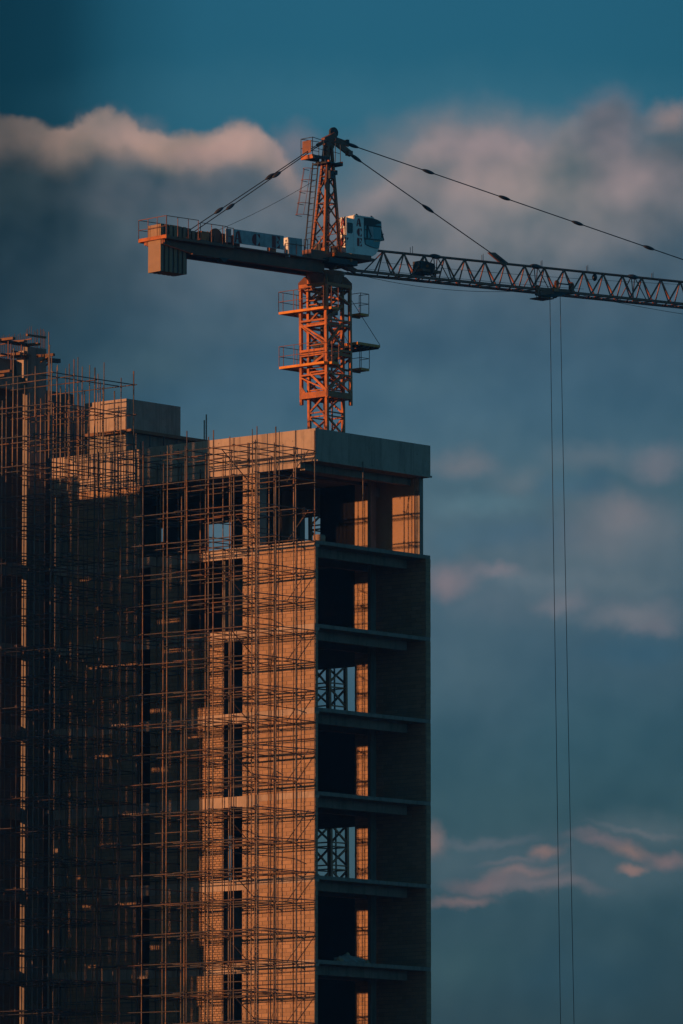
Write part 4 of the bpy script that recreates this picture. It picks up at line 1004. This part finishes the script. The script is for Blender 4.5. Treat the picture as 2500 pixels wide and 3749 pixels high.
# door: stands open rearward, parallel to the side
td = rear_pt(660, 500)[0]
def dz_(x, y): p = on_plane(*Z3(x, y), AX0 + KK * td, KK); q = p - AX0; return (q.dot(J), p.z)
door = prism('cab_door', cab, [dz_(496, 962), dz_(496, 208), dz_(655, 240), dz_(655, 978)], AX0, J, ZA, KK, td - .03, td, 'white')
prism('door_window_frame', door, [dz_(x, y) for x, y in [(518, 335), (530, 316), (610, 325), (634, 345), (634, 530), (615, 550), (545, 545), (520, 520)]], AX0, J, ZA, KK, td - .045, td - .031, 'frame')
prism('door_window', door, [dz_(x, y) for x, y in [(528, 340), (604, 338), (622, 352), (622, 525), (606, 538), (552, 533), (530, 512)]], AX0, J, ZA, KK, td - .052, td - .046, 'glass')
prism('door_window_bar', door, [dz_(x, y) for x, y in [(572, 428), (622, 430), (622, 440), (572, 438)]], AX0, J, ZA, KK, td - .058, td - .053, 'frame')
prism('door_handle', door, [dz_(x, y) for x, y in [(508, 640), (540, 640), (540, 660), (528, 662), (524, 688), (510, 686)]], AX0, J, ZA, KK, td - .06, td - .031, 'frame')

# ---------------------------------- jib
HJ, WJ = None, None
tN, tF = -.52, .52
topA = sz(*C3(225, 203), 0); topB = sz(*C3(1560, 340), 0)
nA = sz(*C3(120, 290), tN); nB = sz(*C3(1560, 437), tN)
def z_top(s): return topA[1] + (topB[1] - topA[1]) * (s - topA[0]) / (topB[0] - topA[0])
def z_bot(s): return nA[1] + (nB[1] - nA[1]) * (s - nA[0]) / (nB[0] - nA[0])
JE = 34.0
js = nA[0] - .2
bar('jib_top_chord', K, P3(topA[0] - .5, 0, z_top(topA[0] - .5)), P3(JE, 0, z_top(JE)), .13, 'rust', 'tube')
for t in (tN, tF): bar('jib_bottom_chord', K, P3(js, t, z_bot(js)), P3(JE, t, z_bot(JE)), .125, 'rust', ref=ZA)
nodes = [sz(*C3(x, 300), 0)[0] for x in (157, 245)]
n0s = sz(*C3(245, 210), 0)[0]; n1s = sz(*C3(1555, 340), 0)[0]; pit = (n1s - n0s) / 15
ns = [n0s + pit * k for k in range(-1, int((JE - n0s) / pit))]
def mtl(k): return 'orange'
for k, s in enumerate(ns):
    ztp = z_top(s) if s >= topA[0] - .4 else z_top(topA[0])
    if s < topA[0] - .4:
        for t in (tN, tF): bar('jib_brace', K, P3(s + .3, t, z_bot(s + .3)), P3(n0s, 0, z_top(n0s)), .06, 'rust')
        continue
    for t in (tN, tF):
        bar('jib_brace', K, P3(s, 0, ztp), P3(s + .04, t, z_bot(s)), .05, 'rust')
    if k + 1 < len(ns):
        s2 = ns[k + 1]
        bar('jib_brace', K, P3(s, 0, ztp), P3(s2, tF, z_bot(s2)), .065, 'orange')
        bar('jib_brace', K, P3(s2, 0, z_top(s2)), P3(s, tN, z_bot(s)), .065, 'rust')
        a, b = (tN, tF) if k % 2 else (tF, tN)
        bar('jib_lacing', K, P3(s, a, z_bot(s)), P3((s + s2) / 2, b, z_bot((s + s2) / 2)), .045, 'rust'); bar('jib_lacing', K, P3((s + s2) / 2, b, z_bot((s + s2) / 2)), P3(s2, a, z_bot(s2)), .045, 'rust')
# section joints and short stubs on the chord
for x, y in ((475, 228), (918, 272), (1347, 318)):
    p = PP(*C3(x, y), 0); link('chord_joint', blob_mesh(p - J * .4, p + J * .4, .13, 'dark'), Matrix(), K)
    s = sz(*C3(x, y), 0)[0]
    for ds in (-.3, .3):
        for t in (tN, tF): bar('jib_brace', K, P3(s + ds * .4, 0, z_top(s)), P3(s + ds * 1.6, t, z_bot(s)), .045, 'rust')
for xs in ((364, 374), (680, 686), (941, 946), (1142, 1148), (1430, 1436)):
    for i, x in enumerate(xs):
        p = PP(*C3(x, 195 + (x - 364) * .107 + 18), 0); tube('chord_stub', K, p, p + ZA * (.36 if i else .3), .03, 'dark')
p = PP(*C3(1178, 300), 0); link('travel_buffer', blob_mesh(p - ZA * .05, p - ZA * .42, .14, 'dark'), Matrix(), K)
polyline('trolley_rope', K, sagline(PP(*C3(240, 255), 0), PP(*C3(1568, 352), 0), .1), .02, 'rope')
polyline('trolley_rope', K, sagline(PP(*C3(165, 282), 0), PP(*C3(1130, 372), 0), .06), .02, 'rope')
polyline('hoist_rope', K, sagline(PP(*C3(85, 296), -.1), PP(*C3(925, 376), -.1), .42), .026, 'rope')
polyline('hoist_rope', K, sagline(PP(*C3(1085, 390), -.1), PP(*C3(1568, 482), -.1), .05), .026, 'rope')
# trolley winch inside the jib
zw = crop(1480, 900, 7.1273)
def ZW_(x, y, t=0): return PP(*zw(x, y), t)
wf = obox('trolley_winch', K, ZW_(430, 590), J, KK, (.55, .6, .68), 'dark')
cylinder('winch_drum', wf, ZW_(600, 600, -.35), ZW_(600, 600, .35), .72, 'dark'); link('winch_cover', blob_mesh(ZW_(590, 440), ZW_(635, 440 + 45), .12, 'wood'), Matrix(), wf)
link('winch_motor', blob_mesh(ZW_(670, 560, -.1), ZW_(775, 530, -.1), .2, 'dark'), Matrix(), wf)
cylinder('motor_cap', wf, ZW_(600, 525, -.38), ZW_(600, 525, -.3), .16, 'orange')
obox('winch_base', wf, ZW_(560, 680), J, KK, (1.3, .9, .12), 'rust')
for q in range(4): bar('winch_strut', wf, ZW_(480 + q * 40, 640, -.4), ZW_(500 + q * 40, 760, -.4), .05, 'dark')
# trolley and its rigger's basket
TT = -.62
def ZT(x, y, t=TT): return PP(*Z7(x, y), t)
tr = bar('trolley_frame', K, ZT(340, 560), ZT(1010, 610), .16, 'rust', ref=ZA, wd2=.1)
prism('trolley_plate', tr, [sz(*Z7(x, y), TT) for x, y in [(590, 600), (700, 600), (960, 590), (1010, 640), (810, 685), (760, 705), (720, 700), (650, 718), (600, 690)]], AX0, J, ZA, KK, TT, TT + .9, 'dark')
bar('trolley_post', tr, ZT(716, 440), ZT(716, 615), .17, 'orange'); bar('trolley_post', tr, ZT(1000, 470), ZT(1000, 620), .2, 'rust'); bar('trolley_post', tr, ZT(355, 520), ZT(350, 690), .17, 'rust'); bar('trolley_post', tr, ZT(655, 560), ZT(655, 615), .3, 'orange')
cylinder('trolley_wheel', tr, ZT(720, 440, -.7), ZT(720, 440, -.5), .26, 'orange'); cylinder('trolley_wheel', tr, ZT(1000, 480, -.7), ZT(1000, 480, -.5), .28, 'rust'); cylinder('trolley_wheel', tr, ZT(350, 530, -.7), ZT(350, 530, -.5), .24, 'rust')
bar('trolley_rail', tr, ZT(700, 455), ZT(1000, 485), .06, 'dark'); bar('trolley_beam', tr, ZT(380, 650), ZT(640, 620), .2, 'rust'); bar('trolley_beam', tr, ZT(310, 668), ZT(650, 712), .07, 'dark')
for x, y in ((640, 650), (760, 640), (680, 670)): drum('rope_sheave', tr, ZT(x, y, 0), .2, .2, .1, 'dark', 12, KK)
bk = obox('rigger_basket', tr, ZT(435, 752, -.35), J, KK, (.9, .85, .05), 'rust')
for x, t in ((340, -.75), (425, -.3), (572, -.6)): bar('basket_post', bk, ZT(x, 745, t), ZT(x, 660, t), .03, 'dark')
for x, y in ((405, 440), (330, 420)): bar('trolley_rail', tr, ZT(300, 425), ZT(520, 432), .03, 'dark')
# hoist ropes hanging from the trolley, drifting a little in the wind
r1, r2 = ZT(590, 700, 0), ZT(786, 700, 0)
def rope_down(p, xb):
    dpt = p - CAM; q = on_plane(xb, 2351, p, D); v = q - p; q = p + v * 1.12; return q
ends = []
for p, xb in ((r1, 1287), (r2, 1318)):
    q = rope_down(p, xb); tube('hanging_rope', K, p, q, .032, 'rope'); ends.append(q)
hk = (ends[0] + ends[1]) / 2
obox('hook_block', K, hk - ZA * .4, J, KK, (.9, .3, .8), 'orange'); link('hook', blob_mesh(hk - ZA * .8, hk - ZA * 1.4, .15, 'dark'), Matrix(), K)

# ------------------------------------------------------------------ small things on the floors
bz = LV[0] + .004
bb = on_plane(733, 1232, V((0, .35, 0)), YA)
def lump(name, c, size, mat, seed, sub=2, squash=0):
    import bmesh
    rnd = random.Random(seed); bm = bmesh.new(); bmesh.ops.create_icosphere(bm, subdivisions=sub, radius=1)
    for v in bm.verts:
        k = 1 + rnd.uniform(-.14, .14); v.co = V((v.co.x * size[0] * k, v.co.y * size[1] * k, max(v.co.z, -.2 if squash else -1) * size[2] * k))
        v.co += c
    me = bpy.data.meshes.new(name); bm.to_mesh(me); bm.free(); me.materials.append(MT[mat]); return link(name, me, Matrix(), None)
def sackm(name, c, ax, size, mat, lab, cat):
    vs, fs = [], []; n = 10
    prof_ = [(0, .80), (.12, .98), (.5, 1.0), (.78, 1.04), (.86, .9), (.97, .98), (1, .85)]
    for h, r in prof_:
        for k in range(n):
            a = 2 * math.pi * k / n; ca, sa = math.cos(a), math.sin(a)
            vs.append(c + V((math.copysign(abs(ca) ** .55, ca) * size[0] * r, math.copysign(abs(sa) ** .55, sa) * size[1] * r, h * size[2])))
    for i in range(len(prof_) - 1):
        for k in range(n): fs.append((i * n + k, i * n + (k + 1) % n, (i + 1) * n + (k + 1) % n, (i + 1) * n + k))
    fs += [tuple(range(n - 1, -1, -1)), tuple(range((len(prof_) - 1) * n, len(prof_) * n))]
    return tag(link(name, mesh_of(vs, fs, mat, True), Matrix(), None), lab, cat)
sackm('mortar_tub', V((bb.x, .35, bz)), XA, (.30, .2, .33), 'ballast', 'pale mortar tub on the top floor edge at the tower corner', 'tub')
q = on_plane(772, 1215, V((0, 2.2, 0)), YA)
sackm('bucket', V((q.x, 2.2, bz)), XA, (.12, .12, .36), 'rag', 'small sunlit bucket on the open top floor, behind the mortar tub', 'bucket')
zf5 = LV[5] + .004
q = on_plane(805, 2198, V((0, .45, 0)), YA)
tag(lump('rubble_pile', V((q.x, .55, zf5)), (1.05, .45, .36), 'rubble', 3, 3, 1), 'low grey heap of rubble on the floor edge near the bottom', 'rubble')
for k, (dx, sz_) in enumerate(((-1.0, .14), (-.82, .1), (.75, .09), (1.0, .12), (-.05, .1))):
    o = lump('broken_block', V((q.x + dx, .3 if k != 4 else .6, zf5 + sz_ * .6 + (.34 if k == 4 else 0))), (sz_ * 1.4, sz_, sz_), 'block', 20 + k, 1)
    tag(o, ['broken block at the left end of the rubble heap', 'small broken block between the left one and the rubble heap', 'small broken block on the right skirt of the rubble heap', 'broken block lying furthest right beside the rubble heap', 'block fragment resting on top of the rubble heap'][k], 'broken block', 'fragments round the rubble heap')
# ------------------------------------------------------------------ evening haze
hz = bpy.data.materials.new('haze'); hz.use_nodes = True; hn = hz.node_tree.nodes; hn.clear()
ho = hn.new('ShaderNodeOutputMaterial'); hv = hn.new('ShaderNodeVolumePrincipled')
hv.inputs['Color'].default_value = (.22, .62, 1.0, 1); hv.inputs['Density'].default_value = HAZE; hv.inputs['Anisotropy'].default_value = .6
hz.node_tree.links.new(hv.outputs[0], ho.inputs['Volume']); MT['haze'] = hz
lo_, hi_ = V((-430, -330, -1)), V((130, 130, 68))
hb_ = link('haze', unit('cube', 'haze'), frame_m((lo_ + hi_) / 2, XA, YA, ZA, hi_ - lo_), None); hb_['kind'] = 'stuff'
